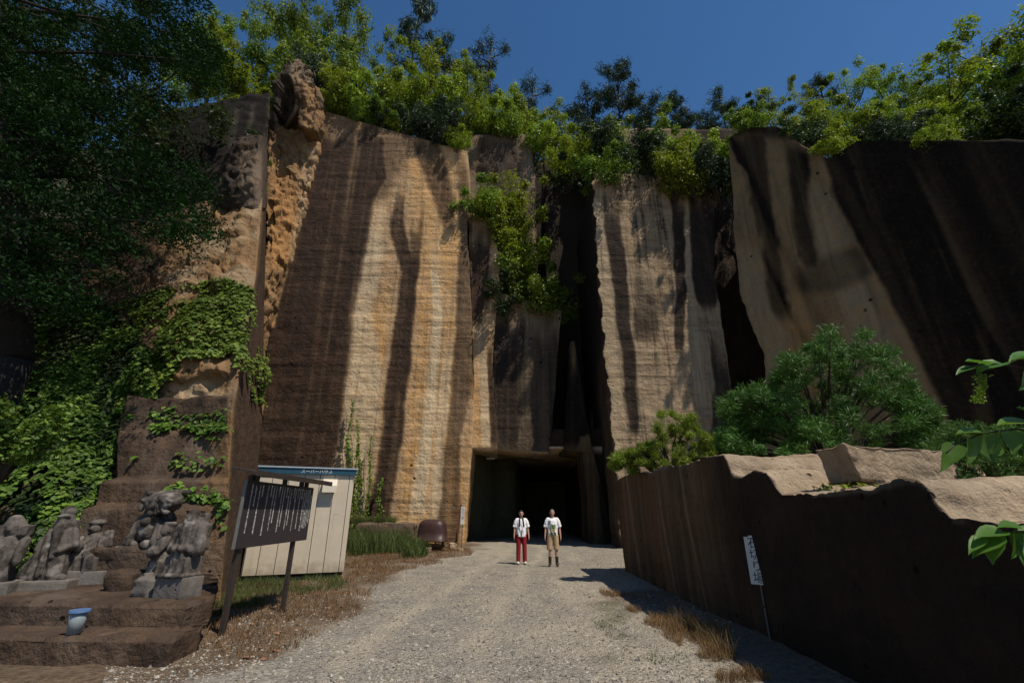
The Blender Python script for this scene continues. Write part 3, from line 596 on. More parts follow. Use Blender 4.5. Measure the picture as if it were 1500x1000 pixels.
bm = bmesh.new(); box(bm, (0, 0, .09), (.2, .22, .2), R(4, 8, 20), .02); bmesh.ops.subdivide_edges(bm, edges=bm.edges, cuts=5, use_grid_fill=True)
for x_, y_, z_, lab in ((4.35, 5.62, 1.82, "small squared stone wedged under the left part of the long loose block"), (5.0, 5.88, 1.84, "small squared stone wedged under the right end of the long loose block")):
    if lab.find('left') > 0: chk = bmobj("stone_chock", bm, M_cut, None, True); attr(chk, "stain", np.tile([0, 0, .7], (len(chk.data.vertices), 1))); q = chk
    else: q = chk.copy(); C.objects.link(q)
    q.location = (x_, y_, z_); tag(q, lab, "stone", "stones under the loose block")
# ------------------------------------------------------------------ leaves and trees
rng = np.random.default_rng(7)
def leaf_quads(c, n, size, asp=.5, fold=.0, droop=None):
    m_ = len(c); r = rng.normal(size=(m_, 3)); n = n / (np.linalg.norm(n, axis=1, keepdims=True) + 1e-9)
    if droop is not None: r = r * .5 + droop
    tt = r - n * np.sum(r * n, 1, keepdims=True); tt /= np.linalg.norm(tt, axis=1, keepdims=True) + 1e-9
    bb = np.cross(n, tt); s = np.asarray(size).reshape(-1, 1) * np.ones((m_, 1))
    v = np.stack([c - tt * s * .5, c + bb * s * .5 * asp + tt * s * -.05 + n * s * fold, c + tt * s * .5, c - bb * s * .5 * asp + tt * s * -.05 + n * s * fold], 1).reshape(-1, 3)
    return v, np.arange(m_ * 4).reshape(-1, 4)
def leaves(name, parts, mat, parent=None):
    V = np.concatenate([p[0] for p in parts]); k = 0; Fs = []
    for p in parts: Fs.append(p[1] + k); k += len(p[0])
    return mesh_np(name, V, np.concatenate(Fs), mat, parent, False)
def rdir(n):
    d = rng.normal(size=(n, 3)); return d / np.linalg.norm(d, axis=1, keepdims=True)
def clumps(cc, cr, n, size, up=.6, asp=.55, flat=1.):
    """leaves on the shells of irregular clumps"""
    cc = np.asarray(cc); i = rng.integers(0, len(cc), n); d = rdir(n); rr = (.35 + .8 * rng.random(n) ** .8)[:, None] * np.asarray(cr)[i][:, None]
    off = d * rr; off[:, 2] *= flat; off += rng.normal(size=(n, 3)) * .06
    nr_ = d * .7 + rdir(n) * .7; nr_[:, 2] += up
    return leaf_quads(cc[i] + off, nr_, size * (.6 + .8 * rng.random(n)), asp)
def tube(bm, pts, r0, r1, seg=7):
    for k in range(len(pts) - 1):
        a = r0 + (r1 - r0) * k / (len(pts) - 1); b2 = r0 + (r1 - r0) * (k + 1) / (len(pts) - 1); cone(bm, pts[k], pts[k + 1], a, b2, seg)
def broad(seed, mat, nl=13000, h=10., wr=.32, lf=.165, open_=0):
    global rng; rng = np.random.default_rng(seed); rd = random.Random(seed)
    root = empty("broadleaf_tree"); bm = bmesh.new(); top = Vector((rd.uniform(-.6, .6), rd.uniform(-.4, .4), h * .82))
    pts = [Vector((0, 0, -.8)), Vector((rd.uniform(-.2, .2), 0, h * .3)), top * .7 + Vector((.2, .1, 0)), top]; tube(bm, pts, .16, .04)
    cc, cr = [], []
    nb = rd.randint(11, 15)
    for k in range(nb):
        f = .28 + .68 * k / nb; a = rd.uniform(0, 6.28); w_ = wr * h * (1.05 - .75 * abs(f - .5) ** 1.2) * rd.uniform(.55, 1.05)
        st_ = Vector((0, 0, h * f * .85)); e = Vector((math.cos(a) * w_, math.sin(a) * w_, h * f + rd.uniform(0, .8))); tube(bm, [st_, (st_ + e) / 2 + Vector((0, 0, -.2)), e], .06, .015, 5)
        cc.append(e); cr.append(rd.uniform(.45, .95) * h / 10); mm = (st_ + e) / 2 + Vector((rd.uniform(-.5, .5), rd.uniform(-.5, .5), .4)); cc.append(mm); cr.append(rd.uniform(.4, .9) * h / 10)
        for _ in range(3): cc.append(e + Vector((rd.gauss(0, .7), rd.gauss(0, .7), rd.gauss(.1, .6)))); cr.append(rd.uniform(.2, .6))
    cc.append(top + Vector((0, 0, .9))); cr.append(.6)
    bmobj("trunk", bm, M_bark, root, True); leaves("crown", [clumps(cc, cr, nl, lf)], mat, root); return root
def pine(seed, mat, h=9., nl=7000, spread=.26):
    global rng; rng = np.random.default_rng(seed); rd = random.Random(seed)
    root = empty("pine_tree"); bm = bmesh.new(); bend = rd.uniform(-.6, .6)
    tr = lambda f: Vector((bend * f * f, 0, h * f)); tube(bm, [Vector((0, 0, -.8))] + [tr(f) for f in (.2, .4, .6, .8, 1)], .16, .03)
    cc, cr = [], []
    for k in range(26):
        f = .3 + .68 * k / 26 + rd.uniform(-.02, .02); a = rd.uniform(0, 6.28); L = h * spread * (1.15 - f) ** .6 * rd.uniform(.6, 1.25); s0 = tr(f)
        e = s0 + Vector((math.cos(a) * L, math.sin(a) * L, L * rd.uniform(.1, .45))); tube(bm, [s0, (s0 + e) / 2 - Vector((0, 0, .08)), e], .045, .012, 5)
        for q in (.5, .7, .85, 1.): cc.append(s0.lerp(e, q) + Vector((rd.gauss(0, .15), rd.gauss(0, .15), .12))); cr.append(rd.uniform(.22, .48))
    cc.append(tr(1)); cr.append(.3)
    bmobj("trunk", bm, M_bark, root, True); leaves("crown", [clumps(cc, cr, nl, .3, .9, .14, .6)], mat, root); return root
def bush(seed, mat, nl=8000, r=1.6, lf=.125, name="shrub", asp=.55, flat=.85):
    global rng; rng = np.random.default_rng(seed); rd = random.Random(seed)
    root = empty(name); bm = bmesh.new(); cc, cr = [], []
    for k in range(9):
        a = rd.uniform(0, 6.28); w_ = r * rd.uniform(.2, 1.); e = Vector((math.cos(a) * w_, math.sin(a) * w_, r * rd.uniform(.35, 1.35))); tube(bm, [Vector((0, 0, -.3)), e * .5 + Vector((0, 0, .15)), e], .04, .012, 5)
        cc.append(e); cr.append(r * rd.uniform(.2, .45)); cc.append(e * .6); cr.append(r * rd.uniform(.2, .4))
        for _ in range(2): cc.append(e + Vector((rd.gauss(0, .3), rd.gauss(0, .3), rd.gauss(.1, .3))) * r); cr.append(r * rd.uniform(.08, .22))
    bmobj("stem", bm, M_bark, root, True); leaves("foliage", [clumps(cc, cr, nl, lf, .6, asp, flat)], mat, root); return root
protos = {}; PH = {}
mk = {'ya': lambda: broad(1, L_yel), 'yb': lambda: broad(2, L_yel, 12000, 9, .36), 'ma': lambda: broad(3, L_mid), 'mb': lambda: broad(4, L_mid, 12000, 10, .28), 'da': lambda: broad(5, L_drk, 12000, 10, .3),
      'pa': lambda: pine(6, L_pin), 'pb': lambda: pine(7, L_pin, 8, 5000, .34), 'pc': lambda: pine(8, L_drk, 9, 6500, .22),
      'sy': lambda: bush(11, L_yel), 'sm': lambda: bush(12, L_mid), 'sd': lambda: bush(13, L_drk), 'sy2': lambda: bush(14, L_yel, 6500, 1.4), 'sp': lambda: bush(15, L_pin, 8000, 1.6, .22, "shrub", .16)}
tr_rd = random.Random(3)
def plant(kind, px_, ytop, Y, zb, label, cat='tree', wsc=1., group=None, tilt=0):
    if kind not in protos: protos[kind] = mk[kind](); o = protos[kind]; PH[kind] = float(np.percentile(np.concatenate([co_of(q_)[:, 2] for q_ in o.children]), 99.6))
    else: o = copy_tree(protos[kind])
    x, y, zt = P(px_, ytop, Y)
    if zb is None: zb = hill_l(x, Y)
    elif zb == 'R':
        v = Vector((x - PA[0], Y - PA[1], 0)); zb = hr_z(v.dot(dirR), max(0, v.dot(bkR))) - .7
    hh = max(1.2, zt - zb); s = hh / PH[kind]; sw = s * wsc
    sw = max(.35, min(sw, 1.5)); o.location = (x, y, zb); o.scale = (sw, sw, s); o.rotation_euler = (0, rad(tilt), tr_rd.uniform(0, 6.28))
    tag(o, label, cat, group); return o
GT = "trees along the cliff top"
T = [ # kind, px, ytop, Y, zbase, width, label
 ('ma', 338, 38, 31, None, 0.7, "first green tree right of the dark cypress boughs, against the sky"),
 ('yb', 352, 75, 30.5, None, 0.9, "yellow green tree low on the cliff top left of the rock peak"),
 ('ma', 378, 18, 34, None, 0.62, "loose crowned green tree behind the rock peak, top against the sky"),
 ('mb', 444, 10, 33, None, 0.62, "tall green tree rising straight above the rock peak"),
 ('ya', 484, 36, 32, None, 0.7, "tallest bright green tree, crown cut by the photo's top edge right of the rock peak"),
 ('ma', 515, 0, 33, None, 0.62, "tall green tree touching the top edge, left of the dark pine"),
 ('pa', 610, 2, 34, None, 0.75, "tallest dark pine on the cliff top above the lit main face"),
 ('pc', 655, 58, 36, None, 0.7, "slim dark pine just right of the tallest pine"),
 ('yb', 575, 90, 31, None, 0.8, "bright yellow green tree in front of the tallest pine"),
 ('ya', 640, 88, 31.5, None, 0.8, "bright yellow green tree above the middle of the lit main face"),
 ('ma', 690, 108, 32, None, 0.8, "green tree above the right edge of the lit main face"),
 ('pb', 716, 68, 37, None, .7, "thin pale pine tip poking out above the green trees"),
 ('yb', 735, 130, 32.5, None, 0.8, "yellow green tree at the head of the hanging gully"),
 ('pb', 776, 128, 38, None, .9, "dark pine behind the head of the hanging gully"),
 ('ya', 792, 150, 33, None, .9, "light green tree left of the shaded recess on the skyline"),
 ('da', 835, 150, 45.5, None, .8, "small dark tree above the shaded recess"),
 ('pb', 858, 138, 35, None, .9, "brownish pine left of the tall spreading skyline pine"),
 ('pa', 898, 106, 34.6, None, .9, "spreading dark pine standing highest above the right pillar"),
 ('pb', 945, 155, 36, None, 1.1, "low wide pine just right of the spreading pine"),
 ('pa', 985, 150, 38, None, .9, "pine between the spreading pine and the lone small pine"),
 ('pc', 1052, 134, 35, None, .8, "lone small dark pine over the gap between pillar and right cliff"),
 ('pb', 1020, 168, 36, None, .9, "low pine left of the lone small pine"),
 ('pb', 1088, 172, 36, None, .8, "low pale pine right of the lone small pine"),
 ('yb', 1118, 134, 28, 'R', .8, "thin pale tree with open crown at the left end of the right cliff top"),
 ('pc', 1192, 115, 29, 'R', .9, "dark upright evergreen on the right cliff top"),
 ('ya', 1160, 150, 26, 'R', .9, "yellow green tree left of the dark evergreen on the right cliff"),
 ('ya', 1235, 128, 27, 'R', .9, "yellow green tree right of the dark evergreen on the right cliff"),
 ('ma', 1280, 104, 29, 'R', .8, "open crowned green tree in the middle of the right cliff top"),
 ('mb', 1335, 116, 29, 'R', .9, "green tree in a dip of the right skyline"),
 ('ya', 1375, 112, 25, 'R', 1.1, "yellow green tree before the rise of the right skyline"),
 ('ma', 1415, 90, 26, 'R', 1., "green tree where the right skyline starts to rise"),
 ('yb', 1462, 62, 24, 'R', 1.1, "large yellow green tree near the right edge of the photo"),
 ('ma', 1510, 38, 23, 'R', 1.2, "highest green tree at the right edge of the photo"),
 ('da', 1300, 150, 26, 'R', 1., "dark green tree low in the middle of the right cliff top"),
 ('da', 1440, 150, 22, 'R', 1.1, "dark green tree low near the right edge of the cliff top"),
 ('ma', 1560, 40, 21, 'R', 1.2, "green tree just cut by the right edge of the photo"),
]
for k, x, y, Y, zb, w_, lab in T: plant(k, x, y, Y, zb, lab, 'tree', w_, GT)
GS = "shrubs along the cliff edges"
def edge_z(px_, Y):  # z at the cliff rim shown at photo column px_
    yy = float(np.interp(px_, [230, 395, 476, 684, 780, 868, 1048, 1066, 1140, 1180, 1215, 1255, 1500], [128, 132, 163, 222, 215, 252, 262, 200, 184, 212, 232, 205, 206])); return yy
SH = [ # kind, px, ytop, y base, Y, width, label
 ('sy', 350, 95, 130, 25.5, 1.2, "yellow green shrub on the far left cliff rim"),
 ('sm', 300, 92, 130, 25, 1.2, "green shrub on the far left rim beside the dark boughs"),
 ('sp', 480, 92, 160, 27.8, .8, "grey green pine scrub on the shoulder right of the rock peak"),
 ('sy', 505, 100, 172, 28.2, 1., "yellow green shrub at the upper left corner of the main face"),
 ('sm', 520, 60, 150, 30, 1.2, "green shrub behind the upper left corner of the main face"),
 ('sy2', 548, 120, 182, 28.2, 1., "bright shrub on the rim above the dark left half of the main face"),
 ('sy', 575, 100, 176, 29, 1.2, "bright yellow green shrub above the pale streak of the main face"),
 ('sm', 560, 150, 190, 27.9, .8, "small green shrub hanging over the rim above the pale streak"),
 ('sp', 628, 148, 205, 27.9, .8, "grey scrub on the rim at the middle of the main face"),
 ('sp', 655, 172, 218, 27.9, .7, "lower grey scrub overhanging near the right corner of the main face"),
 ('sy', 610, 110, 180, 29.5, 1.2, "yellow green shrub behind the grey rim scrub"),
 ('sy2', 665, 118, 190, 30, 1.2, "yellow green shrub above the right corner of the main face"),
 ('sy', 715, 150, 205, 31.5, 1.1, "yellow green shrub on top of the brown back wall"),
 ('sm', 755, 155, 215, 31.5, 1.1, "green shrub on the right end of the brown back wall"),
 ('sy2', 780, 185, 240, 31.6, 1., "pale shrub at the lip of the shaded recess"),
 ('sm', 718, 262, 330, 28.3, 1.1, "bright green shrub at the top of the hanging gully"),
 ('sy', 745, 250, 345, 28.5, 1.2, "bright yellow green shrub in the upper gully, right of the main face"),
 ('sy2', 732, 290, 370, 28.4, 1.0, "light shrub in the middle of the hanging gully"),
 ('sy', 756, 332, 410, 28.6, 1.0, "green shrub in the lower gully above the tunnel"),
 ('sm', 770, 362, 468, 28.7, 1.2, "big rounded green shrub above the tunnel lintel"),
 ('sm', 806, 396, 475, 28.9, .9, "green shrub hanging furthest right above the tunnel lintel"),
 ('sd', 745, 405, 480, 28.5, 1.1, "dark green shrub on the ledge of the tunnel lintel"),
 ('sy', 845, 190, 250, 26.5, .9, "yellow green shrub on the left corner of the right pillar"),
 ('sd', 828, 215, 275, 31.5, 1., "dark shrub at the shaded left side of the right pillar top"),
 ('sp', 880, 200, 258, 26, .9, "dense green scrub on top of the right pillar's left part"),
 ('sm', 905, 180, 256, 27.5, 1.2, "green shrub behind the scrub on the right pillar"),
 ('sp', 925, 205, 262, 26.4, .8, "dark pine scrub over the middle of the right pillar"),
 ('sm', 955, 190, 262, 26.5, 1.1, "green shrub on the middle of the right pillar top"),
 ('sy2', 985, 175, 262, 26.5, 1.1, "pale yellow green shrub on the right part of the pillar top"),
 ('sy', 1012, 195, 268, 26.6, 1., "bright shrub overhanging the right part of the pillar"),
 ('sy2', 1040, 205, 275, 26.2, .9, "bright shrub reaching over the right corner of the pillar"),
 ('sm', 1000, 240, 290, 25.8, .6, "small shrub drooping down the pillar face near its right corner"),
 ('sy', 1025, 255, 300, 25.8, .5, "lowest small shrub drooping down the pillar's right corner"),
 ('sm', 970, 225, 280, 25.8, .7, "small shrub spilling over the pillar rim above the dark streaks"),
 ('sd', 1100, 160, 192, 24.5, 1., "dark low shrub on the rounded left shoulder of the right cliff"),
 ('sm', 1200, 160, 232, 22.8, .9, "green shrub filling the notch in the right cliff rim"),
 ('sy', 1175, 165, 215, 24, .9, "yellow green shrub left of the notch in the right cliff rim"),
 ('sy', 1240, 165, 215, 22.5, .9, "yellow green shrub right of the notch in the right cliff rim"),
 ('sm', 1280, 160, 208, 22, 1., "green shrub on the right cliff rim, second right of the notch"),
 ('sy', 1330, 155, 208, 21, 1., "yellow green shrub on the right cliff rim above the pale line"),
 ('sm', 1375, 150, 208, 20, 1., "green shrub on the rim right of the pale line"),
 ('sd', 1420, 155, 210, 18.6, 1., "dark shrub on the rim near the right edge of the photo"),
 ('sm', 1465, 140, 210, 17.6, 1.1, "green shrub on the rim next to the right edge of the photo"),
 ('sd', 1510, 130, 212, 16.8, 1.1, "dark shrub on the rim cut by the right edge of the photo"),
 ('sm', 372, 230, 285, 17.5, .5, "small thin shrub behind the rounded boulder of the sawn strip"),
]
rims = [(490, 150, 27.5), (530, 168, 27.5), (565, 172, 27.5), (600, 178, 27.6), (640, 196, 27.4), (670, 205, 27.4), (880, 246, 24.2), (935, 244, 24.3), (1008, 252, 23.5), (1042, 256, 23.6), (978, 252, 23.6), (1090, 180, 22.8), (1165, 195, 20.5), (1230, 210, 20.2), (1300, 200, 19.3), (1360, 200, 18.2)]
where = ["at the upper left corner of the main face", "over the dark left part of the main face", "over the second dark streak of the main face", "over the start of the pale streak on the main face", "over the middle of the main face's right half", "at the upper right corner of the main face", "on the left corner of the right pillar", "over the middle of the right pillar", "over the right dark streaks of the pillar", "at the right corner of the pillar", "over the long dark streak of the pillar", "on the rounded shoulder of the right cliff", "in the left side of the right cliff's notch", "in the right side of the right cliff's notch", "on the right cliff above its pale streak", "on the right cliff far right rim"]
for k, ((x, y, Y), wh) in enumerate(zip(rims, where)): dn_ = (18, 34, 20)[(k > 5) + (k > 10)]; up_ = (20, 34, 26)[(k > 5) + (k > 10)]; Y = RR(x, y)[1] + .2 if k > 10 else (Y + .7 if k > 5 else Y + .2); SH.append((['sy', 'sm', 'sd', 'sy2', 'sp'][k % 5], x, y - up_, y + dn_, Y, (.8, .75, .8)[(k > 5) + (k > 10)], "low plant overhanging the rim " + wh))
for k, x, yt, yb, Y, w_, lab in SH:
    plant(k, x, yt, Y, P(x, yb, Y)[2] - .1, lab, 'shrub', w_ * 1.25, GS)
# ------------------------------------------------------------------ IVY and creepers (uncountable leaves)
def surf_pts(o, mask, n, seed):
    r = np.random.default_rng(seed); c = co_of(o); nn = np.empty(len(c) * 3, np.float32); o.data.vertex_normals.foreach_get("vector", nn); nn = nn.reshape(-1, 3)
    qx, qy = proj(c); wgt = mask(qx, qy, c) * (nn[:, 1] < .3); d = np.linalg.norm(c - np.array([0, 0, CAMZ]), axis=1)
    ix = r.choice(len(c), n, p=wgt / wgt.sum()); return c[ix] + r.normal(size=(n, 3)) * .035, nn[ix]
def in_poly(qx, qy, poly):
    ins = np.zeros(len(qx), bool); m_ = len(poly)
    for i in range(m_):
        x1, y1 = poly[i]; x2, y2 = poly[(i + 1) % m_]
        cnd = ((y1 > qy) != (y2 > qy)) & (qx < (x2 - x1) * (qy - y1) / (y2 - y1 + 1e-9) + x1); ins ^= cnd
    return ins
def creeper(name, o, polys, n, size, puff, mat, label, thr=-.3, seed=0, jit=14):
    def mask(qx, qy, c):
        jx = qx + fbm(c * 1.3, 3, seed) * jit; jy = qy + fbm(c * 1.3, 3, seed + 5) * jit; m_ = np.zeros(len(qx))
        for p in polys: m_ = np.maximum(m_, in_poly(jx, jy, p))
        return m_ * (fbm(c * 1.1, 4, seed + 2) > thr) * (qy > -50)
    c, nn = surf_pts(o, mask, n, seed); r = np.random.default_rng(seed); pf = np.clip(.45 + fbm(c * 1.5, 3, seed + 7), .05, 1.2) * puff
    c = c + nn * (r.random(n) ** .7 * pf)[:, None] + np.array([0, -.02, 0])
    nl = nn * .5 + r.normal(size=(n, 3)) * .35; nl[:, 2] += .75; nl[:, 1] -= .25
    dr = np.tile([0, -.35, -.9], (n, 1))
    ob = leaves(name, [leaf_quads(c, nl, size * (.55 + .8 * r.random(n)), .85, .06, dr)], mat); tag(ob, label, "ivy", None, 'stuff'); return ob
creeper("ivy", left, [[(170, 445), (230, 425), (330, 410), (374, 425), (384, 520), (384, 600), (366, 590), (352, 548), (335, 520), (285, 530), (268, 505), (240, 500), (200, 470)],
                      [(180, 600), (240, 500), (290, 500), (250, 560), (235, 600)]], 11000, .12, .38, L_ivy, "bright ivy mound draped over the broken rock above the carved steps", -.35, 3)
creeper("ivy", left, [[(-200, 420), (60, 420), (150, 440), (230, 520), (235, 600), (190, 620), (150, 720), (110, 780), (60, 850), (-200, 860)]], 30000, .12, .5, L_ivy, "thick ivy carpet covering the slope left of the carved steps", -.12, 13)
creeper("ivy", left, [[(-200, 420), (60, 420), (150, 440), (230, 520), (235, 600), (190, 620), (150, 720), (110, 780), (60, 850), (-200, 860)]], 24000, .13, .2, L_ivd, "dark undergrowth leaves beneath the ivy carpet on the left slope", -.6, 23)
creeper("ivy", pyr, [[(222, 600), (262, 598), (266, 625), (232, 640), (218, 625)], [(268, 602), (300, 606), (330, 596), (338, 606), (336, 640), (300, 642), (272, 632)], [(250, 680), (262, 664), (300, 666), (300, 690), (262, 694)], [(305, 672), (334, 668), (332, 684), (310, 688)],
                     [(244, 716), (262, 708), (276, 722), (300, 715), (326, 722), (326, 742), (300, 738), (276, 732), (250, 736)], [(318, 730), (334, 732), (334, 780), (320, 780)], [(198, 668), (206, 668), (206, 678), (200, 680)]],
        1500, .12, .16, L_ivy, "separate ivy clumps hanging on the ledges of the carved steps", -1, 33, 5)
# climbing strands on the main face
rng = np.random.default_rng(5)
vn_lab = ["tallest thin creeper strand climbing the cliff above the shed's right corner", "second creeper strand, just right of the tallest one", "creeper strand right of the shed climbing to half the height of the tallest", "creeper strand furthest right, leaning, above the stone planter", "short creeper strand beside the shed's right wall", "low creeper strand on the brown streak above the stone planter"]
for k, (x0, y0, x1, y1) in enumerate([(508, 700, 515, 585), (516, 790, 524, 612), (522, 790, 527, 650), (532, 790, 546, 640), (512, 790, 522, 700), (553, 775, 557, 700)]):
    n = int((y0 - y1) * 2.6); s = rng.random(n); y = y0 + (y1 - y0) * s; x = x0 + (x1 - x0) * s + np.sin(s * 9 + k) * 2.2 + rng.normal(size=n) * (1.2 + 3 * (1 - s) ** 2)
    c = np.array([P(a, b_, 26.9 - .15 * rng.random()) for a, b_ in zip(x, y)]); nl = rng.normal(size=(n, 3)) * .5 + np.array([0, -.7, .7])
    root = empty("creeper", P(x0, y0, 26.9), 0, vn_lab[k], "creeper", "creeper strands on the main cliff face"); o0 = Vector(root.location)
    v, f = leaf_quads(c - np.array(o0), nl, .13 * (.6 + .7 * rng.random(n)), .8); leaves("foliage", [(v, f)], L_mid, root)
    bm = bmesh.new(); tube(bm, [Vector(P(x0 + (x1 - x0) * q + math.sin(q * 9 + k) * 2.2, y0 + (y1 - y0) * q, 27.05)) - o0 for q in np.linspace(0, 1, 14)], .022, .01, 5); bmobj("stem", bm, M_bark, root)
# ------------------------------------------------------------------ big dark cypress on the left
rng = np.random.default_rng(17); rd = random.Random(17)
TX, TY = -11.8, 10.2
cy = empty("cypress_tree", (TX, TY, 0), 0, "huge dark cypress filling the upper left corner with drooping sprays", "tree")
bm = bmesh.new(); tube(bm, [Vector((0, 0, -.3)), Vector((.1, 0, 5)), Vector((-1.5, .1, 9)), Vector((-4.6, 0, 15)), Vector((-6.2, 0, 21))], .42, .08, 12); M_bark2 = plain('dark cypress bark', (.016, .012, .009), .95, .4, 14, 0, .02); bmobj("trunk", bm, M_bark2, cy, True)
poly = [(-160, -60), (310, -60), (312, 20), (326, 60), (322, 120), (300, 150), (262, 146), (244, 175), (215, 195), (215, 225), (262, 232), (300, 238), (316, 265), (312, 310), (296, 338), (250, 350), (200, 352), (165, 385), (165, 420), (120, 440), (-160, 440)]
cc, cr = [], []
bidx = 0
while len(cc) < 430:
    x, y = rd.uniform(-160, 330), rd.uniform(-60, 445)
    if not in_poly(np.array([x]), np.array([y]), poly)[0]: continue
    Y = rd.uniform(8.8, 12.8) + (.6 if y < 120 else 0); p = Vector(P(x, y, Y)) - Vector((TX, TY, 0)); cc.append(p); cr.append(rd.uniform(.2, .46))
    if len(cc) % 14 == 0:
        sz_ = min(20.5, p.z + rd.uniform(-.4, 1.2)); s0 = Vector((float(np.interp(sz_, [0, 5, 9, 15, 21], [0, .1, -1.5, -4.6, -6.2])), 0, sz_)); bt_ = bmesh.new(); tube(bt_, [s0, s0.lerp(p, .5) + Vector((0, 0, .15)), p + Vector((0, 0, -.02))], .07, .015, 5); bmobj('branch', bt_, M_bark2, cy, True)
cc = np.array(cc); n = 120000; i = rng.integers(0, len(cc), n); d = rng.normal(size=(n, 3)) * np.array(cr)[i][:, None]; d[:, 2] = d[:, 2] * .38 - .5 * np.abs(d[:, 0]) - .2 * d[:, 0]
dr = np.stack([.6 + rng.normal(size=n) * .7, -.3 + rng.normal(size=n) * .7, -.7 * np.ones(n)], -1); nl = rng.normal(size=(n, 3)) * .6; nl[:, 2] += .8
leaves("foliage", [leaf_quads(cc[i] + d, nl, .125 * (.6 + .8 * rng.random(n)), .34, 0, dr)], L_ced, cy)
# dark wood behind the cypress
for k, (x, yt, Y, lab) in enumerate([(60, 20, 19, "dark tree seen through gaps low behind the cypress at far left"), (170, 40, 20, "dark tree behind the cypress, above the far left rock rim"), (250, 60, 21, "dark tree behind the cypress tips beside the far left rim"), (-40, 60, 18, "dark tree behind the cypress beyond the photo's left edge")]):
    plant('da', x, yt, Y, P(x, 330, Y)[2], lab, 'tree', 1.5, "dark trees behind the cypress")
rng = np.random.default_rng(9)
bsh = bush(19, L_ivy, 2600, .75, .1); bsh.location = P(25, 640, 8.6); bsh.location.z -= .5; tag(bsh, "soft light green shrub at the left edge in front of the ivy slope", "shrub")
# ------------------------------------------------------------------ pines on the low wall
def tuftbush(root, cens, rads, nl, ls, mat, seed, stems):
    r = np.random.default_rng(seed); cens = np.array(cens); i = r.integers(0, len(cens), nl); d = r.normal(size=(nl, 3)); d /= np.linalg.norm(d, axis=1, keepdims=True); d[:, 2] = d[:, 2] * .8 + .25
    pos = cens[i] + d * (np.array(rads)[i] * (.35 + .65 * r.random(nl)))[:, None]
    v, f = leaf_quads(pos, r.normal(size=(nl, 3)), ls * (.6 + .7 * r.random(nl)), .13, 0, d * 6); leaves("foliage", [(v, f)], mat, root)
    bm = bmesh.new(); base = Vector((0, 0, -.3))
    for k in stems: e = Vector(cens[k]); tube(bm, [base, e * .5 + Vector((0, 0, .2)), e], .05, .01, 5)
    bmobj("stem", bm, M_bark, root, True)
def pinebush(outline, ybot, Y, depth, nc, r0, r1, nl, ls, mat, seed, label, wz):
    rd = random.Random(seed); xs_ = [p[0] for p in outline]; xm = sum(xs_) / len(xs_); base = Vector(P(xm, ybot, Y)); base.z = wz; root = empty("young_pine", base, 0, label, "pine shrub"); cens, rads = [], []
    while len(cens) < nc:
        x = rd.uniform(min(xs_), max(xs_)); yt = float(np.interp(x, xs_, [p[1] for p in outline])); y = yt + rd.uniform(-9, 6) + (ybot - yt) * rd.random() ** 1.3
        f = (1 - abs(x - xm) / (max(xs_) - min(xs_)) * 1.4); p = Vector(P(x, y, Y + rd.uniform(-1, 1) * depth * max(.2, f))) - base
        if fbm(np.array([tuple(p)]) * .9, 2, seed)[0] < -.6: continue
        cens.append(p); rads.append(rd.uniform(r0, r1))
    tuftbush(root, cens, rads, nl, ls, mat, seed, range(0, nc, 5)); return root
pinebush([(1056, 620), (1064, 598), (1082, 570), (1098, 580), (1112, 562), (1130, 570), (1150, 528), (1170, 524), (1192, 508), (1212, 486), (1234, 512), (1262, 494), (1290, 512), (1318, 526), (1330, 560), (1352, 580), (1372, 620), (1384, 650)], 668, 10.2, 1.6, 340, .12, .30, 80000, .13, L_bush, 4, "large dark rounded pine growing on the low rock wall, right of the pillar", 2.3)
pinebush([(896, 688), (905, 672), (930, 665), (950, 650), (962, 616), (985, 604), (1000, 625), (1015, 610), (1024, 640), (1050, 645), (1080, 660)], 690, 12.3, .8, 190, .08, .2, 36000, .12, L_bus2, 5, "small light yellow green pine on the far end of the low rock wall", 2.45)
pinebush([(1372, 672), (1400, 640), (1440, 625), (1490, 640), (1560, 620), (1600, 650)], 712, 7.6, .6, 120, .1, .22, 22000, .1, L_bush, 6, "low green growth behind the near stepped end of the low rock wall", 1.7)
# weeds on the wall steps
rng = np.random.default_rng(31); n = 420; x = rng.uniform(3.75, 5.6, n); y = 5.75 - (x - 3.7) * .1 + rng.normal(size=n) * .13; c = np.stack([x, y, 1.87 + rng.random(n) * .09], -1)
o = leaves("weeds", [leaf_quads(c, rng.normal(size=(n, 3)) * .5 + np.array([0, -.3, 1]), .075 * (.5 + rng.random(n)), .5)], L_yel); tag(o, "small green weeds on the ledge in front of the loose stone block", "weeds", None, 'stuff')
# ------------------------------------------------------------------ near leafy sapling at the right edge
sap = empty("sapling", (3.05, 2.15, 0), 0, "near sapling at the right edge holding broad heart shaped leaves into view", "sapling")
bm = bmesh.new(); tube(bm, [Vector((0, 0, -.05)), Vector((.05, .02, .8)), Vector((.0, 0, 1.6)), Vector((-.05, 0, 2.5)), Vector((-.2, .02, 3.0))], .022, .006, 8); bmobj("trunk", bm, M_bark, sap, True)
def nleaf(p, tipdir, nrm, L, wd):
    t_ = Vector(tipdir).normalized(); n_ = Vector(nrm); n_ = (n_ - t_ * n_.dot(t_)).normalized(); b_ = t_.cross(n_); p = Vector(p)
    prof_ = [(0, 0), (.06, .32), (.22, .5), (.45, .46), (.68, .3), (.86, .13), (1, 0)]
    vs = []
    for s, w_ in prof_:
        q = p + t_ * L * s - n_ * (L * .16 * s * s)
        if w_ == 0: vs.append((q,))
        else: vs.append((q + b_ * wd * w_ + n_ * wd * .16, q, q - b_ * wd * w_ + n_ * wd * .16))
    return vs
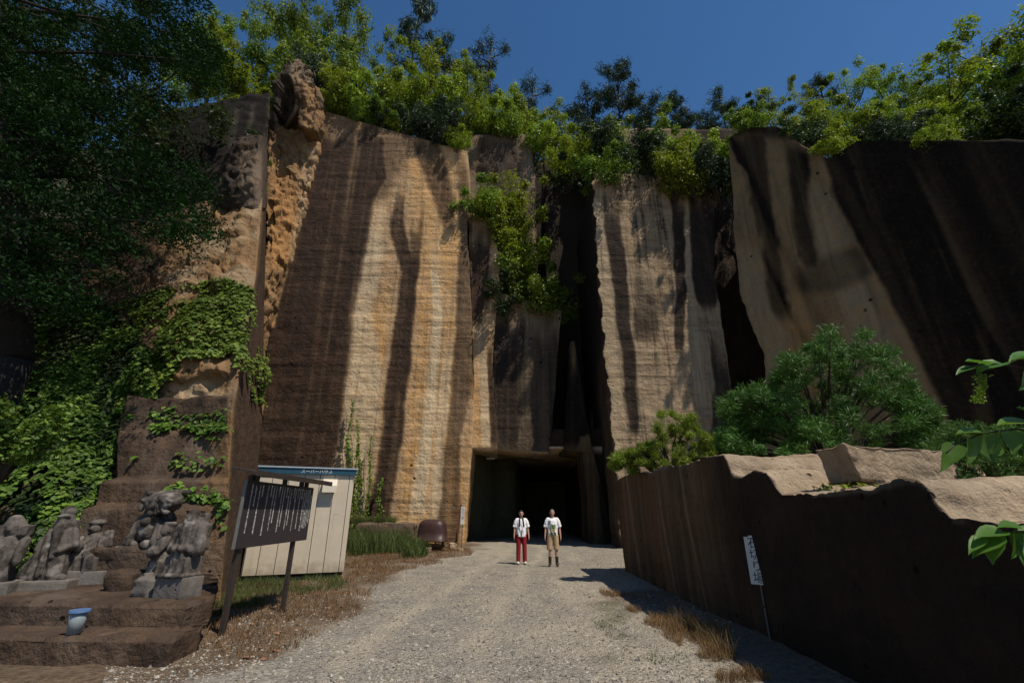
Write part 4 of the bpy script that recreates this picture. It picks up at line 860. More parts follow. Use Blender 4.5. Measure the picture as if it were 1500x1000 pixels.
def bough(start, pxs, Y, leafs, lab):
    o0 = Vector(sap.location); pts = [Vector(start)] + [Vector(P(x, y, Y)) - o0 for x, y in pxs]; bm = bmesh.new(); tube(bm, pts, .006, .0025, 6); br = bmobj("branch", bm, M_bark, sap, True)
    V, F_ = [], []
    for (x, y, tx, ty, L, wd, nr_) in leafs:
        p = Vector(P(x, y, Y)) - o0; q = Vector(P(x + tx, y + ty, Y - .02)) - o0
        vs = nleaf(p, q - p, nr_, L, wd); idx = []
        for g_ in vs: idx.append([len(V) + k for k in range(len(g_))]); V += list(g_)
        for a, b_ in zip(idx[:-1], idx[1:]):
            if len(a) == 1: F_ += [(a[0], b_[0], b_[1]), (a[0], b_[1], b_[2])]
            elif len(b_) == 1: F_ += [(a[0], b_[0], a[1]), (a[1], b_[0], a[2])]
            else: F_ += [(a[0], b_[0], b_[1], a[1]), (a[1], b_[1], b_[2], a[2])]
    lf = mesh_np("foliage", V, F_, L_nea, br, True)
up = (.1, -.5, 1)
bough((-.05, 0, 2.45), [(1530, 545), (1480, 535), (1445, 532), (1408, 540)], 2.05, [(1468, 532, -40, 10, .16, .10, up), (1520, 520, -40, 4, .17, .10, up), (1530, 530, -34, -8, .17, .13, up), (1448, 535, -28, -10, .12, .075, up), (1425, 538, -30, 8, .11, .05, up), (1515, 545, -14, 22, .14, .09, (.7, -.6, .6)), (1540, 560, -16, 20, .13, .09, up)], "")
bough((0, 0, 2.0), [(1540, 640), (1490, 628), (1440, 634), (1400, 650), (1380, 668)], 2.1, [(1400, 650, -14, 40, .13, .085, (-.6, -.8, .2)), (1386, 664, -6, 34, .10, .06, (.4, -.8, .3)), (1420, 640, 2, 40, .14, .09, (.5, -.9, .2)), (1440, 634, -30, -4, .14, .08, up), (1440, 636, 14, 36, .13, .1, (-.5, -.8, .4)), (1462, 632, 4, 42, .13, .10, (.6, -.7, .2)), (1480, 630, 6, 30, .12, .08, (-.3, -.9, .3)), (1512, 622, -40, -6, .18, .11, up), (1500, 632, 6, 36, .13, .1, (.6, -.6, .3)), (1530, 620, -20, -16, .15, .1, up)], "")
bough((.02, 0, 1.5), [(1530, 780), (1500, 778), (1470, 780), (1438, 786)], 2.0, [(1462, 780, -36, 30, .17, .085, (.1, -.6, .9)), (1455, 784, -2, 34, .12, .08, (-.7, -.6, .6)), (1470, 778, -34, 4, .15, .08, up), (1482, 780, 6, 30, .11, .07, (.8, -.5, .5)), (1500, 775, -24, -6, .13, .08, up), (1505, 780, -4, 40, .14, .1, (-.6, -.8, .5)), (1440, 786, -26, 26, .11, .05, up), (1524, 776, -20, 26, .15, .1, up)], "")
rng = np.random.default_rng(77); n = 260; V0 = np.array([P(1440 + rng.normal() * 5 - 8 * s, 548 + 42 * s, 2.05) for s in rng.random(n)]) - np.array(sap.location)
leaves("seed_cluster", [leaf_quads(V0, rng.normal(size=(n, 3)), .014, .8)], L_bus2, sap)
# ------------------------------------------------------------------ SIGNBOARD
M_blk = plain("dark brown sign paint", (.035, .028, .03), .55, .15, 20); M_post = plain("dark brown post paint", (.04, .03, .025), .6, .3, 15, 0, .003); M_wtx = plain("white sign lettering", (.62, .6, .57), .6, .08)
A_ = Vector(Pz(330, 930)); B_ = Vector(Pz(418, 893)); u_ = (B_ - A_).normalized(); nrm = Vector((u_.y, -u_.x, 0))
sb = empty("signboard", A_, math.atan2(u_.y, u_.x), "dark brown signboard of white vertical Japanese text on two posts beside the beige shed", "signboard")
L_ = (B_ - A_).length; x0b, x1b, zb0, zb1 = -.22, L_ + .42, 1.14, 2.12            # local: x along the board, -y is the front
bm = bmesh.new(); box(bm, ((x0b + x1b) / 2, -.0, (zb0 + zb1) / 2), (x1b - x0b, .035, zb1 - zb0), None, .004); bmobj("board", bm, M_blk, sb)
bm = bmesh.new(); box(bm, (x0b - .012, 0, (zb0 + zb1) / 2), (.018, .042, zb1 - zb0)); bmobj("edge_strip", bm, plain("pale aluminium edge", (.14, .14, .13), .5, .1), sb)
for x in (0, L_): bm = bmesh.new(); box(bm, (x, .055, 1.08), (.075, .07, 2.26), None, .006); bmobj("post", bm, M_post, sb)
bm = bmesh.new(); box(bm, ((x0b + x1b) / 2 + .12, -.02, zb1 + .135), (x1b - x0b + .55, .40, .04), R(10, 0, 0), .004); box(bm, ((x0b + x1b) / 2 + .12, -.22, zb1 + .095), (x1b - x0b + .55, .03, .085), None, .003); bmobj("roof_board", bm, M_post, sb)
for x in (.06, (x0b + x1b) / 2, L_ + .1): bm = bmesh.new(); box(bm, (x, .0, zb1 + .05), (.09, .05, .1)); bmobj("roof_bracket", bm, M_post, sb)
txt = "石切り場は山の石を人の手で切り出した場所です昔は岩の壁を上から下へ少しずつ切り下げていきました縦に残る溝は道具の跡です一日に切れる石の数は少なく長い年月がかかりました切り出した石は塀や蔵や門の材料として町に運ばれました軽くて火に強く加工がしやすい石です"
cols = [(.07, .04, .93, 0), (.115, .06, .45, 0), (.165, .04, .95, 0), (.20, .04, .5, 1), (.27, .03, .97, 0), (.315, .03, .6, 1), (.35, .03, .93, 0), (.385, .03, .75, 0), (.43, .03, .5, 1), (.47, .03, .95, 0), (.505, .03, .85, 0), (.545, .03, .6, 1), (.58, .03, .93, 0), (.615, .03, .85, 0), (.66, .03, .4, 1), (.69, .03, .95, 0), (.73, .03, .55, 1), (.765, .03, .9, 0), (.80, .03, .45, 1), (.835, .04, .95, 0), (.865, .03, .93, 0), (.89, .03, .9, 0), (.915, .03, .93, 0), (.94, .03, .86, 0), (.97, .14, .82, 2)]
Wb, Hb = x1b - x0b, zb1 - zb0
for k, (fx, f0, f1, big) in enumerate(cols):
    sz = .040 if big == 0 else (.047 if big == 1 else .056); nch = int((f1 - f0) * Hb / (sz * .92)); s0 = (k * 17) % (len(txt) - 45); body = txt[s0:s0 + nch]
    if big == 1: body = "●" + body[1:5]
    mt = Matrix.Translation((x0b + Wb * fx, -.0195, zb1 - Hb * f0 - .01)) @ Matrix.Rotation(rad(90), 4, 'X')
    text_obj("lettering", "\n".join(body), sz, M_wtx, sb, mt, .0008, .78, 1)
# ------------------------------------------------------------------ SHED
M_bei = plain("beige shed panels", (.50, .43, .33), .6, .07, 3)
t = M_bei.node_tree; b = t.nodes["Principled BSDF"]; lk = b.inputs["Base Color"].links[0].from_socket; tc = N(t, "ShaderNodeTexCoord"); sx = N(t, "ShaderNodeSeparateXYZ"); t.links.new(tc.outputs["Object"], sx.inputs[0])
drip = math_(t, "MULTIPLY", ramp(t, noise(t, tc.outputs["Object"], 1, 5, .65, (9, 9, .5)), .52, .75), .3); low = math_(t, "MULTIPLY", ramp(t, math_(t, "SUBTRACT", math_(t, "MULTIPLY", noise(t, tc.outputs["Object"], 5, 5), .9), sx.outputs[2]), -.05, .35), .55)
c_ = mix(t, drip, lk, (.27, .21, .14)); c_ = mix(t, low, c_, (.2, .16, .1)); t.links.new(c_, b.inputs["Base Color"]); M_blue = plain("faded blue fascia", (.014, .06, .10), .5, .2, 4); M_blu2 = plain("pale roof edge", (.3, .36, .42), .5, .1); M_drk = plain("dark gap", (.012, .011, .01), .9)
SA = Vector(Pz(352, 851)); SBp = Vector(Pz(501, 844)); su = (SBp - SA); sw = su.length; su.normalize()
sh = empty("storage_shed", SA, math.atan2(su.y, su.x), "small beige prefabricated shed with a blue fascia behind the dark signboard", "shed")
H = 2.72; z0 = .12; D = 1.7
bm = bmesh.new(); box(bm, (sw / 2, D / 2 + .02, z0 + (H - z0) / 2), (sw - .03, D - .03, H - z0 - .01)); bmobj("inner_wall", bm, M_drk, sh)
bm = bmesh.new(); ps = [0, .135, .30, .465, .63, .79, .955, 1.0]; 
for a, b_ in zip(ps[:-1], ps[1:]): box(bm, ((a + b_) / 2 * sw, -.0, z0 + (H - z0) / 2), ((b_ - a) * sw - .014, .05, H - z0), None, .006)
bmobj("front_wall", bm, M_bei, sh)
bm = bmesh.new()
for x in (-.0, sw):
    for k in range(4): box(bm, (x, .03 + D * (k + .5) / 4, z0 + (H - z0) / 2), (.05, D / 4 - .012, H - z0), None, .005)
for k in range(6): box(bm, (sw * (k + .5) / 6, D + .03, z0 + (H - z0) / 2), (sw / 6 - .012, .05, H - z0), None, .005)
bmobj("side_wall", bm, M_bei, sh)
bm = bmesh.new(); box(bm, (sw / 2, D / 2 + .02, z0 - .07), (sw - .02, D, .13)); bmobj("base_frame", bm, M_drk, sh)
bm = bmesh.new(); box(bm, (sw / 2 + .0, -.07, H + .02), (sw + .12, .04, .16), None, .004); bmobj("fascia", bm, M_blue, sh)
bm = bmesh.new(); box(bm, (sw / 2, D / 2 - .02, H + .12), (sw + .16, D + .2, .04), None, .006); bmobj("roof", bm, M_blu2, sh)
text_obj("lettering", "スーパーハウス", .115, M_wtx, sh, Matrix.Translation((sw * .585, -.092, H + .075)) @ Matrix.Rotation(rad(90), 4, 'X') @ Matrix.Diagonal((1.05, 1, 1, 1)), .001)
hx = sw * .745
bm = bmesh.new(); prof_ = [(-.03, 2.55), (-.16, 2.50), (-.24, 2.36), (-.24, 2.18), (-.22, 2.18), (-.22, 2.35), (-.03, 2.35)]
vs = [[bm.verts.new((hx + sx * .19, y, z)) for y, z in prof_] for sx in (-1, 1)]
for k in range(len(prof_)): bm.faces.new((vs[0][k], vs[0][(k + 1) % 7], vs[1][(k + 1) % 7], vs[1][k]))
bm.faces.new(vs[0]); bm.faces.new(vs[1][::-1]); bmobj("vent_hood", bm, plain("cream vent hood", (.6, .54, .43), .5, .05), sh)
bm = bmesh.new(); box(bm, (sw * .86, -.027, 1.6), (.14, .004, .01)); box(bm, (sw * .83, -.027, 1.42), (.01, .004, .36)); bmobj("scratch_mark", bm, plain("scratch", (.36, .32, .25), .7), sh)
# ------------------------------------------------------------------ RUSTY DOME and the stones near the cliff foot
M_rust = plain("dark red brown paint", (.05, .025, .022), .45, .3, 6, 0, .004)
dp = Vector(Pz(632, 806)); dm = empty("steel_hood", (dp.x, dp.y, 0), rad(-8), "dark red brown domed steel hood standing against the cliff foot", "steel hood")
bm = bmesh.new(); rings = [(.0, 1.36, 0, 0), (.25, 1.345, .3, .2), (.42, 1.29, .5, .34), (.56, 1.17, .6, .42), (.62, 1.05, .63, .45), (.66, .8, .66, .47), (.7, .45, .7, .5), (.76, .44, .76, .55), (.76, .40, .76, .55), (.69, .38, .68, .48)]
prev = None; sg = 28
for _, z, a, b_ in rings:
    if a == 0: cur = [bm.verts.new((0, 0, z))]
    else:
        cur = []
        for k in range(sg):
            th = 2 * math.pi * k / sg; e = .62; cx, sy = math.cos(th), math.sin(th); cur.append(bm.verts.new((a * math.copysign(abs(cx) ** e, cx), b_ * math.copysign(abs(sy) ** e, sy), z)))
    if prev:
        for k in range(sg):
            if len(prev) == 1: bm.faces.new((prev[0], cur[k], cur[(k + 1) % sg]))
            else: bm.faces.new((prev[k], cur[k], cur[(k + 1) % sg], prev[(k + 1) % sg]))
    prev = cur
bm.faces.new(prev); bmobj("hood", bm, M_rust, dm, True)
bm = bmesh.new()
for k in range(5): box(bm, (.55 * math.cos(k * 1.5), .4 * math.sin(k * 1.5), .26), (.05, .05, .3))
cone(bm, (.12, -.05, .08), (.14, -.05, .26), .32, .52, 24); bmobj("lower_pan", bm, M_rust, dm)
def rock(loc, s, seed, mat, lab, group=None, nm="stone", stainv=(0, .2, .6)):
    bm = bmesh.new(); box(bm, (0, 0, 0), (1, 1, 1), None, .08); bmesh.ops.subdivide_edges(bm, edges=bm.edges, cuts=5, use_grid_fill=True); o = bmobj(nm, bm, mat, None, True)
    c = co_of(o) * np.array(s); set_co(o, c); m_ = min(s); displace(o, lambda c, n: m_ * .28 * fbm(c * 1.4 / m_ + seed, 3, seed)); c = co_of(o); attr(o, "stain", np.tile(stainv, (len(c), 1)))
    o.location = loc; o.rotation_euler = (0, 0, seed * .7); tag(o, lab, "stone", group); return o
rock((dp.x - .15, dp.y - .5, .06), (.5, .3, .22), 3, M_weath, "low brownish stone under the front of the steel hood")
p = Pz(663, 803); rock((p[0], p[1], .09), (.35, .3, .28), 5, M_rough, "small pale stone between the steel hood and the small white sign", None, "stone", (0, 0, 1))
p = Pz(668, 806); rock((p[0] + .2, p[1], .03), (.2, .2, .14), 6, M_rough, "tiny pale stone nearest the foot of the small white sign", None, "stone", (0, 0, .8))
p = Pz(550, 806); pl_ = rock((p[0], 25.0, .5), (3.0, .9, 1.3), 0, M_step, "squared stone planter at the cliff foot overgrown with grass and creepers", None, "stone_planter", (0, .5, .7))
# small white sign on a post, and the brown stake leaning behind it
p = Vector(Pz(676, 802)); M_white = plain("weathered white paint", (.6, .57, .52), .7, .12, 9)
ws = empty("small_sign", (p.x, p.y, 0), 0, "narrow white sign with faint writing on a thin pole left of the tunnel mouth", "sign")
bm = bmesh.new(); cone(bm, (0, .02, 0), (0, .02, 1.9), .02, .02, 8); bmobj("pole", bm, plain("dull grey pole", (.12, .11, .1), .5), ws)
bm = bmesh.new(); box(bm, (0, 0, 1.5), (.19, .02, .84), None, .004); bmobj("board", bm, M_white, ws)
text_obj("lettering", "石\n切\n り\n場".replace(" ", ""), .15, plain("faded black lettering", (.2, .18, .17), .7), ws, Matrix.Translation((0, -.0115, 1.87)) @ Matrix.Rotation(rad(90), 4, 'X'), .0008, .95)
bm = bmesh.new(); box(bm, (0, 0, 1.0), (.12, .06, 2.1), None, .01); stk = bmobj("wooden_stake", bm, plain("old brown wood", (.1, .05, .028), .9, .4, 12), None)
stk.location = (p.x - .33, p.y + .35, 0); stk.rotation_euler = (rad(-3), rad(5), 0); tag(stk, "old brown wooden plank leaning on the cliff beside the small white sign", "plank")
# sign in front of the low wall
p = Vector(Pz(1128, 940)); rs = empty("roadside_sign", (p.x, p.y, 0), rad(-38), "white board with four black Japanese characters on a thin pole before the dark low wall", "sign")
zt = P(1102, 786, p.y)[2]; zbm = P(1117, 856, p.y)[2]; hs = zt - zbm
bm = bmesh.new(); cone(bm, (0, .02, -.02), (0, .02, zt - .05), .011, .011, 8); bmobj("pole", bm, plain("thin grey steel pole", (.14, .13, .12), .5, .2), rs)
bm = bmesh.new(); box(bm, (0, 0, zbm + hs / 2), (.235, .012, hs), None, .004); box(bm, (.0, -.001, zbm + hs + .004), (.11, .013, .03)); bmobj("board", bm, plain("sign white", (.55, .52, .48), .65, .06), rs)
M_blt = plain("black brush lettering", (.012, .012, .014), .6)
for k, ch in enumerate("石切り場"):
    text_obj("lettering", ch, hs * .255, M_blt, rs, Matrix.Translation((0, -.0075, zt - hs * (.015 + .245 * k))) @ Matrix.Rotation(rad(90), 4, 'X') @ Matrix.Diagonal((1.0, 1, 1, 1)), .0006, 1, 4)
bm = bmesh.new(); box(bm, (.0, .02, .42), (.03, .03, .035)); bmobj("pole_clip", bm, M_post, rs)
# glass jar
p = Vector(Pz(108, 926, .26)); jr = empty("jar", (p.x, p.y, .25), 0, "clouded glass jar with a blue lid standing on the lower terrace step", "jar")
m, t, b = nmat("clouded glass"); b.inputs["Base Color"].default_value = (.3, .35, .37, 1); b.inputs["Roughness"].default_value = .25; b.inputs["Transmission Weight"].default_value = .35
bm = bmesh.new(); cone(bm, (0, 0, 0), (0, 0, .24), .075, .09, 24); bmobj("body", bm, m, jr, True)
bm = bmesh.new(); cone(bm, (0, 0, .235), (0, 0, .26), .112, .108, 24); bmobj("lid", bm, plain("blue plastic lid", (.09, .16, .32), .4, .1), jr)
# ceiling lamps deep in the tunnel
M_lamp = plain("white lamp casing", (.7, .7, .7), .3)
for k, (x, y, lab) in enumerate([(715, 706, "left faint white lamp casing under the dark tunnel ceiling"), (785, 707, "right faint white lamp casing under the dark tunnel ceiling")]):
    bm = bmesh.new(); box(bm, (0, 0, 0), (.9, .18, .1), None, .02); o = bmobj("ceiling_lamp", bm, M_lamp); o.location = (P(x, y, 33)[0], 33, 5.2); tag(o, lab, "lamp", "ceiling lamps in the tunnel")
# ------------------------------------------------------------------ STATUES
def statue(name, loc, rz, parts, label, extra=None, vox=.0125):
    root = empty(name, loc, rz, label, "statue"); bm = bmesh.new()
    for p_ in parts:
        k, a = p_[0], p_[1:]
        if k == 'e': ell(bm, a[0], a[1], a[2] if len(a) > 2 else None, 18)
        elif k == 'c': cap(bm, *a)
        elif k == 'b': box(bm, a[0], a[1], a[2] if len(a) > 2 else None, .02)
    o = remesh("figure", bm, vox, M_stat, root, 1, lambda c, n: .007 * np.sin(c[:, 0] * 48 + c[:, 2] * 9 + 2.5 * fbm(c * 5, 2, 3)) * (c[:, 2] < .8) + .008 * fbm(c * 8, 3, 141) + .004 * fbm(c * 24, 3, 142))
    c = co_of(o); st = np.zeros((len(c), 3)); st[:, 0] = sstep(-.05, .22, fbm(c * 7, 4, 143)) * .7; st[:, 2] = sstep(.0, .35, fbm(c * 6 + 5, 4, 144)) * .5; attr(o, "stain", st)
    for nm, bx in (extra or []):
        bm = bmesh.new(); box(bm, bx[0], bx[1], R(0, 0, bx[2] if len(bx) > 2 else 0), .015); bmesh.ops.subdivide_edges(bm, edges=bm.edges, cuts=4, use_grid_fill=True); q = bmobj(nm, bm, M_stat, root, True)
        displace(q, lambda c, n: .015 * fbm(c * 6, 3, 151)); attr(q, "stain", np.tile([.15, .1, .35], (len(q.data.vertices), 1)))
    return root
TZ = .54
# standing robed figure, front right
p = Pz(250, 874, TZ)
statue("stone_statue", (p[0], p[1] + .12, TZ - .02), rad(-14), [
    ('c', (0, 0, .34), (.0, 0, .62), .20, .15), ('b', (0, .0, .40), (.38, .3, .26)), ('c', (0, .02, .66), (0, .02, .90), .17, .17), ('b', (.0, .08, .80), (.42, .18, .36)),
    ('c', (-.19, 0, .90), (-.23, -.04, .62), .075, .085), ('c', (.19, 0, .90), (.23, -.04, .62), .075, .085), ('c', (-.23, -.06, .62), (-.04, -.17, .64), .06, .045), ('c', (.23, -.06, .62), (.04, -.17, .64), .06, .045),
    ('e', (-.02, -.02, 1.02), (.105, .1, .11)), ('e', (-.02, -.12, 1.0), (.02, .03, .03)), ('e', (-.05, -.1, 1.03), .02), ('e', (.02, -.1, 1.03), .02), ('b', (0, .12, 1.02), (.26, .08, .2)), ('e', (-.02, .0, 1.12), (.08, .07, .05)),
    ('c', (-.1, -.1, .3), (-.1, -.14, .62), .05, .03), ('c', (.1, -.1, .3), (.1, -.14, .62), .05, .03), ('c', (0, -.16, .36), (0, -.17, .6), .025, .02), ('b', (0, -.05, .29), (.46, .34, .05))],
    "standing robed stone figure on a plinth, nearest the terrace's right front corner", [("plinth", ((0, 0, .13), (.48, .36, .28)))])
# small figure close behind it
p = Pz(222, 862, TZ); statue("stone_statue", (p[0] - .05, p[1] + .1, TZ), rad(-20), [
    ('b', (0, 0, .2), (.26, .2, .4)), ('c', (0, 0, .4), (0, 0, .66), .12, .1), ('e', (0, -.01, .84), (.085, .085, .1)), ('e', (0, -.09, .83), (.018, .02, .03)), ('b', (0, .03, .93), (.16, .15, .06)),
    ('c', (-.12, -.02, .66), (-.1, -.14, .5), .05, .04), ('c', (.12, -.02, .66), (.1, -.14, .5), .05, .04), ('e', (0, -.15, .52), (.08, .06, .09)), ('c', (-.12, .02, .5), (-.14, 0, .05), .05, .07)],
    "small narrow stone figure with a flat cap between the beast and the robed figure")
p = Pz(212, 862, TZ); rock((p[0], p[1] + .1, TZ + .08), (.34, .3, .3), 8, M_stat, "tilted grey stone block left of the narrow capped figure", None, "stone", (.2, 0, .3))
p = Pz(226, 868, TZ); rock((p[0], p[1] - .12, TZ + .07), (.3, .3, .26), 9, M_stat, "tilted grey stone block at the front robed figure's left foot", None, "stone", (.2, 0, .3))
# seated beast-headed figure
bz = 1.08; p = P(214, 803, 8.55)
rock((p[0] - .05, 8.75, .72), (1.5, .8, .72), 0, M_step, "rough rock shelf carrying the large seated beast figure", None, "rock_shelf", (.3, .1, .5))
statue("stone_statue", (p[0], 8.6, bz - .03), rad(-10), [
    ('b', (0, .05, .03), (.95, .5, .07)), ('e', (-.02, .08, .34), (.34, .25, .34)), ('c', (-.22, -.02, .48), (-.30, -.12, .1), .10, .085), ('c', (.20, -.04, .45), (.24, -.15, .1), .10, .08), ('c', (-.34, -.08, .08), (-.1, -.2, .09), .08, .07), ('c', (.36, -.08, .08), (.1, -.2, .09), .08, .07),
    ('e', (-.0, -.08, .3), (.17, .16, .18)), ('e', (.05, .02, .76), (.33, .24, .2)), ('e', (.28, -.06, .80), (.18, .2, .13)), ('e', (-.14, -.16, .80), (.09, .06, .07)), ('e', (-.14, -.215, .80), .035), ('e', (.2, -.17, .86), (.07, .05, .05)),
    ('c', (.06, -.2, .68), (.36, -.16, .72), .05, .05), ('c', (.05, -.2, .58), (.34, -.14, .6), .05, .05), ('b', (.16, -.22, .635), (.03, .03, .05)), ('b', (.22, -.22, .64), (.03, .03, .05)), ('b', (.28, -.2, .645), (.03, .03, .05)),
    ('b', (.05, .1, .93), (.62, .3, .07), R(0, -4, 0)), ('c', (-.3, .0, .95), (-.36, .0, .66), .05, .04), ('c', (-.42, .1, .05), (-.3, .1, .62), .06, .05), ('c', (.1, -.12, .52), (.02, -.22, .44), .06, .07)],
    "large seated stone beast figure with round eye and bared teeth on the rock shelf")
# seated pair, left
p = P(122, 832, 8.5); statue("stone_statue", (p[0], 8.5, p[2] - .05), rad(6), [
    ('b', (0, 0, .12), (.62, .4, .24)), ('c', (-.02, 0, .25), (.02, .02, .5), .15, .14), ('e', (.02, -.02, .68), (.1, .1, .1)), ('e', (.02, -.01, .76), (.13, .12, .045)), ('c', (.1, 0, .78), (-.06, 0, .78), .04, .04), ('e', (.02, -.12, .67), (.02, .02, .03)),
    ('c', (-.14, 0, .5), (-.2, -.16, .36), .06, .055), ('c', (.17, 0, .52), (.25, -.1, .36), .065, .06), ('c', (-.1, -.1, .26), (-.24, -.2, .2), .08, .07), ('c', (.08, -.1, .28), (.2, -.22, .2), .085, .07), ('c', (.2, -.22, .2), (.2, -.2, .02), .07, .07), ('e', (-.08, -.18, .4), (.11, .08, .08)), ('e', (.22, .03, .58), (.08, .08, .06)), ('c', (.26, .02, .6), (.28, 0, .4), .05, .06)],
    "small seated stone figure with rolled headwear, right of the tall hooded one", [("plinth", ((.08, -.02, -.1), (.86, .5, .26)))])
# tall hooded bearded figure
p = P(64, 846, 8.1); statue("stone_statue", (p[0], 8.1, p[2] - .04), rad(14), [
    ('c', (-.16, .05, .06), (.02, 0, .62), .2, .15), ('c', (.12, 0, .08), (.06, 0, .6), .16, .14), ('c', (-.28, -.02, .05), (-.1, -.04, .55), .09, .05), ('c', (.02, 0, .6), (.06, .02, .8), .16, .11), ('e', (.06, -.01, .88), (.12, .12, .17)), ('e', (.06, .0, 1.02), (.11, .11, .09)),
    ('e', (.06, -.12, .86), (.03, .03, .04)), ('e', (.06, -.1, .95), (.11, .04, .03)), ('c', (.06, -.12, .80), (.10, -.15, .35), .07, .04), ('b', (.06, .04, .8), (.34, .14, .2)), ('c', (.2, 0, .72), (.26, .0, .5), .07, .08), ('c', (-.1, 0, .7), (-.14, -.02, .45), .07, .1),
    ('c', (.26, -.02, .5), (.12, -.16, .42), .06, .04), ('c', (-.36, -.02, .04), (.3, -.08, .04), .07, .05), ('c', (-.02, -.16, .08), (.0, -.14, .5), .03, .03)],
    "tall hooded stone figure in a flowing robe, second statue from the left edge", [("plinth", ((0, 0, -.1), (.95, .55, .24)))])
p = P(-8, 850, 7.7); statue("stone_statue", (p[0], 7.7, p[2] - .04), rad(20), [
    ('c', (0, 0, .1), (0, 0, .55), .2, .17), ('e', (.02, -.01, .78), (.15, .14, .16)), ('b', (.02, .02, .74), (.4, .24, .16)), ('c', (-.2, 0, .6), (-.24, -.1, .3), .08, .08), ('c', (.2, 0, .58), (.22, -.1, .3), .08, .07), ('e', (.02, -.14, .76), (.03, .03, .04)), ('e', (0, .0, .9), (.1, .1, .07))],
    "weathered stone figure cut by the left edge of the photo", [("plinth", ((0, 0, -.08), (.6, .5, .22)))])
rock((Pz(295, 862, .3)[0] - .15, 8.2, .38), (.42, .8, .8), 0, M_step, "upright brown stone slab at the right end of the terrace", None, "stone", (.4, 0, .3))
